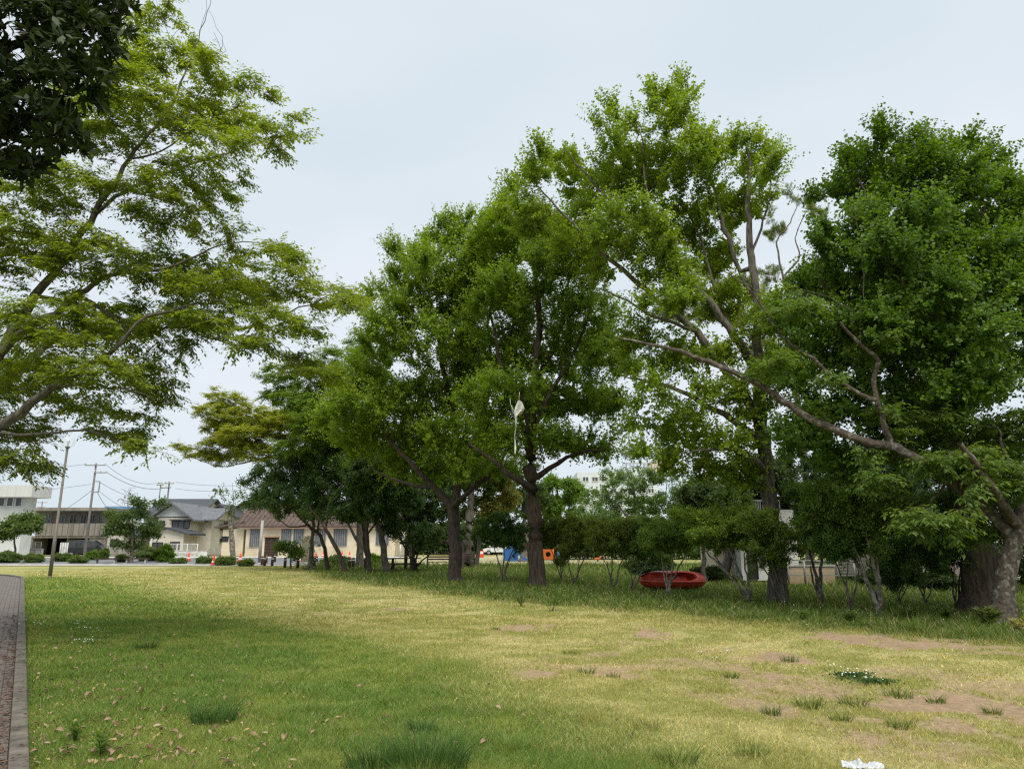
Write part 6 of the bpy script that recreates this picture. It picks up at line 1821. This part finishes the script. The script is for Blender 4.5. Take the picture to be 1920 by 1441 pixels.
weed(1705, 1168, 'pale leafy weed below the bushy low azalea', 6, .25, ((.07, .11, .04), (.13, .17, .06)), 4, .14)
weed(1775, 1165, 'star shaped weed left of the long leaved one', 6, .25, ((.05, .1, .03), (.1, .16, .05)), 5, .14)
weed(1595, 1172, 'leafy weed clump below the slender azalea', 7, .25, ((.05, .1, .025), (.1, .17, .04)), 6, .10)
weed(1512, 1170, 'leafy weed clump right of the thin crossing azalea', 7, .22, ((.05, .1, .025), (.1, .17, .04)), 7, .10)
weed(190, 1420, 'young leafy weed sprouting among leaves in the bottom left corner', 5, .22, ((.07, .14, .03), (.14, .22, .05)), 8, .06)
weed(140, 1390, 'small leafy weed behind the brown leaves near the kerb', 4, .18, ((.07, .14, .03), (.14, .22, .05)), 9, .06)
weed(1912, 1190, 'dried pale grassy weed at the right edge', 5, .25, ((.2, .2, .08), (.3, .28, .12)), 10, .12)
# white flowers on thin stalks
def flowers(u, v, label, n, spread, h, seed, hr=.011, leafy=False, name='white_flowers'):
    g = G(u, v); rg = np.random.default_rng(seed)
    root = thing(name, label, 'flowers', (g[0], g[1], 0), group='small white flowers')
    ms_, mh = MB(), MB()
    for k in range(n):
        x, y = rg.normal(0, spread), rg.normal(0, spread * .7); hh = h * rg.uniform(.6, 1.2)
        z0 = float(ground_z(np.array([g[0] + x]), np.array([g[1] + y]))[0])
        tx, ty = x + rg.normal(0, .02), y + rg.normal(0, .02)
        ms_.tube([(x, y, z0 - .01), (tx, ty, z0 + hh)], .0018, 3, False)
        r_ = hr * rg.uniform(.7, 1.3)
        mh.lathe([(.0005, -r_ * .5), (r_, -r_ * .1), (r_ * .9, r_ * .4), (.0005, r_ * .7)], 6, (tx, ty, z0 + hh))
    ms_.build('stems', surf('flower_stem', (.09, .14, .04), (.06, .1, .03), 3, .7), root)
    mh.build('petals', surf('white_petals', (.82, .82, .80), (.7, .7, .68), 20, .7), root)
    if leafy:
        m_ = 300; P = np.stack([rg.normal(0, spread * 1.1, m_), rg.normal(0, spread * .6, m_), rg.uniform(.01, h * .55, m_)], 1)
        V, F, col = make_leaves(P, nrm(rg.normal(0, .3, P.shape) + [0, 0, 1]), np.full(m_, .01), 3, .022, .9, 'fan', 0, .004, False, (.03, .08, .02), (.06, .13, .03), rg)
        np_mesh('leaves', V, F, LEAF, False, col, root)
flowers(70, 1180, 'white flower cluster closest to the kerb on the left lawn', 7, .10, .13, 1)
flowers(145, 1180, 'white flower cluster farther back on the left lawn', 7, .12, .15, 2)
flowers(168, 1190, 'white flower cluster in the middle of the left lawn group', 8, .13, .13, 3)
flowers(148, 1212, 'nearest white flower cluster of the left lawn group', 9, .11, .10, 4)
flowers(180, 1208, 'white flower cluster at the right of the left lawn group', 7, .10, .10, 5)
flowers(222, 1145, 'two lone white flowers farthest back on the left lawn', 4, .18, .12, 6)
flowers(1570, 1258, 'scattered white clover heads left of the clover patch', 7, .28, .09, 7, .012)
flowers(1600, 1270, 'dark green clover patch dotted with white heads', 12, .11, .09, 8, .012, True)
flowers(1640, 1282, 'second dark clover patch with few white heads', 6, .11, .08, 9, .011, True)
flowers(1330, 1226, 'faint white clover heads in the dry grass above the long bare patch', 9, .4, .07, 10, .010)
# tiny white blossoms through the shaded grass: uncountable
rg = np.random.default_rng(55)
n = 900
Fl = []
az = rg.uniform(-14, 37, n); rr = rg.uniform(15, 27, n)
x = rr * np.sin(np.radians(az)); y = rr * np.cos(np.radians(az))
_, lu_, _, _, n2_, _ = zones(x, y)
k_ = (lu_ > .6) & (n2_ > .5); x, y = x[k_], y[k_]
mb = MB()
for a_, b_2 in zip(x, y):
    h = rg.uniform(.08, .2); r_ = rg.uniform(.006, .013)
    mb.lathe([(.0005, h - r_), (r_, h), (.0005, h + r_)], 5, (a_, b_2, 0))
o = mb.build('clover_flowers', bpy.data.materials['white_petals']); tag(o, 'tiny white blossoms speckled through the shaded grass under the trees', 'flowers', kind='stuff')

# ------------------------------------------------------------------ fallen leaves
def leaf_mesh(seed, L_=.1, W_=.042):
    rg = random.Random(seed); mb = MB()
    n = 7; vs = []
    curl = rg.uniform(.2, .9); tw = rg.uniform(-.4, .4)
    for i in range(n):
        f = i / (n - 1); w_ = W_ * math.sin(math.pi * (f * .92 + .04)) ** .8 * .5
        z = curl * .035 * math.sin(f * 3.0) + .006; y = 0
        for s in (-1, 0, 1):
            vs.append(((f - .5) * L_, s * w_ + tw * f * .01, z + abs(s) * curl * .012 + s * tw * .01))
    fs = []
    for i in range(n - 1):
        for k in range(2): fs.append((i * 3 + k, i * 3 + k + 1, i * 3 + 4 + k, i * 3 + 3 + k))
    return mb.add(vs, fs, True)
LFM = [surf('fallen_leaf_tan', (.34, .225, .145), (.20, .125, .08), 40, .6), surf('fallen_leaf_pale', (.44, .34, .23), (.29, .21, .13), 40, .6), surf('fallen_leaf_brown', (.20, .10, .06), (.10, .05, .035), 25, .6), surf('fallen_leaf_yellow', (.40, .31, .12), (.28, .2, .08), 40, .6)]
protos = []
for i in range(8):
    o = leaf_mesh(i, .075 + .012 * (i % 4), .036 + .004 * (i % 3)).build('fallen_leaf', LFM[(0, 1, 0, 2, 1, 0, 3, 2)[i]])
    o.modifiers.new('thick', 'SOLIDIFY').thickness = .0012
    tag(o, ('curled tan fallen leaf lying on the foreground grass', 'pale buff fallen leaf lying on the foreground grass', 'dark brown fallen leaf lying on the foreground grass', 'yellow fallen leaf lying on the foreground grass')[(0, 1, 0, 2, 1, 0, 3, 2)[i]], 'leaf', 'fallen leaves on the lawn')
    protos.append(o)
rg = np.random.default_rng(90)
spots = []
fixed = [(215, 1325), (230, 1385), (258, 1385), (300, 1125), (370, 1288), (360, 1270), (195, 1290), (255, 1295), (110, 1378), (130, 1385), (535, 1306), (560, 1345), (632, 1350), (720, 1360), (605, 1360), (883, 1295), (934, 1335), (950, 1330), (828, 1270), (830, 1275),
         (905, 1402), (1085, 1388), (640, 1250), (855, 1400), (1185, 1385), (980, 1352), (1145, 1352), (885, 1308), (915, 1290), (1535, 1150), (1590, 1332), (800, 1253), (650, 1280), (1555, 1330), (430, 1432), (300, 1411), (210, 1420), (325, 1375), (470, 1325), (400, 1240)]
for u, v in fixed: spots.append((u, v))
while len(spots) < 290:
    v = 1160 + 281 * rg.random() ** .7; u = 60 + abs(rg.normal(0, 1)) * (230 + (v - 1160) * .6)
    if u < 1250 and rg.random() < math.exp(-max(0, u - 260) / 300): spots.append((u, v))
for i, (u, v) in enumerate(spots):
    g = G(u, v)
    o = protos[i] if i < 8 else protos[int(rg.integers(0, 8))].copy()
    if i >= 8: C.objects.link(o)
    z = float(ground_z(np.array([g[0]]), np.array([g[1]]))[0])
    o.location = (g[0], g[1], z + .022)
    o.rotation_euler = (rg.normal(0, .3), rg.normal(0, .25), rg.uniform(0, 6.28))
    s = rg.uniform(.42, .95); o.scale = (s, s, s)
# crumbs of dry leaf through the grass, past counting
n = 5200
v_ = 1120 + 321 * rg.random(n) ** .8; u_ = 60 + np.abs(rg.normal(0, 1, n)) * (260 + (v_ - 1120) * 1.1)
k_ = (u_ < 1800) & (rg.random(n) < np.exp(-np.maximum(0, u_ - 300) / 700)); u_, v_ = u_[k_], v_[k_]
P = np.array([G(a, b) for a, b in zip(u_, v_)]); P[:, 2] = ground_z(P[:, 0], P[:, 1]) + rg.uniform(.006, .03, len(P))
V, F, col = make_leaves(P, nrm(rg.normal(0, 1, P.shape) * [1, 1, .3]), np.full(len(P), .01), 1, .026, .5, 'rh', 0, .003, False, (.16, .09, .05), (.50, .38, .22), rg, cvar=.35)
o = np_mesh('leaf_crumbs', V, F, GRASS, False, col); tag(o, 'small crumbs of dry leaf scattered through the foreground grass', 'leaf litter', kind='stuff')
# litter on the path edge and kerb
mbs = MB(); n = 900
for k in range(n):
    s = rg.random() ** 1.6 * 14 - .5; t_ = abs(rg.normal(0, .13)) + (.15 if rg.random() > .12 else 0)
    p = KERB_A + KDIR * s + KNRM * t_
    a = rg.uniform(0, 6.28); L_ = rg.uniform(.03, .075); W_ = L_ * .4; ca, sa = math.cos(a), math.sin(a); z = (.028 if t_ > .15 else .092) + rg.random() * .02
    vs = [(-L_ / 2, 0, .004), (0, W_ / 2, .012), (L_ / 2, 0, .004), (0, -W_ / 2, .012)]
    mbs.add([(p[0] + x * ca - y * sa, p[1] + x * sa + y * ca, z + zz) for x, y, zz in vs], [(0, 1, 2, 3)])
o = mbs.build('leaf_litter', surf('leaf_litter_brown', (.22, .13, .085), (.07, .04, .03), 18, .7)); tag(o, 'brown leaf litter gathered along the path side of the kerb', 'leaf litter', kind='stuff')
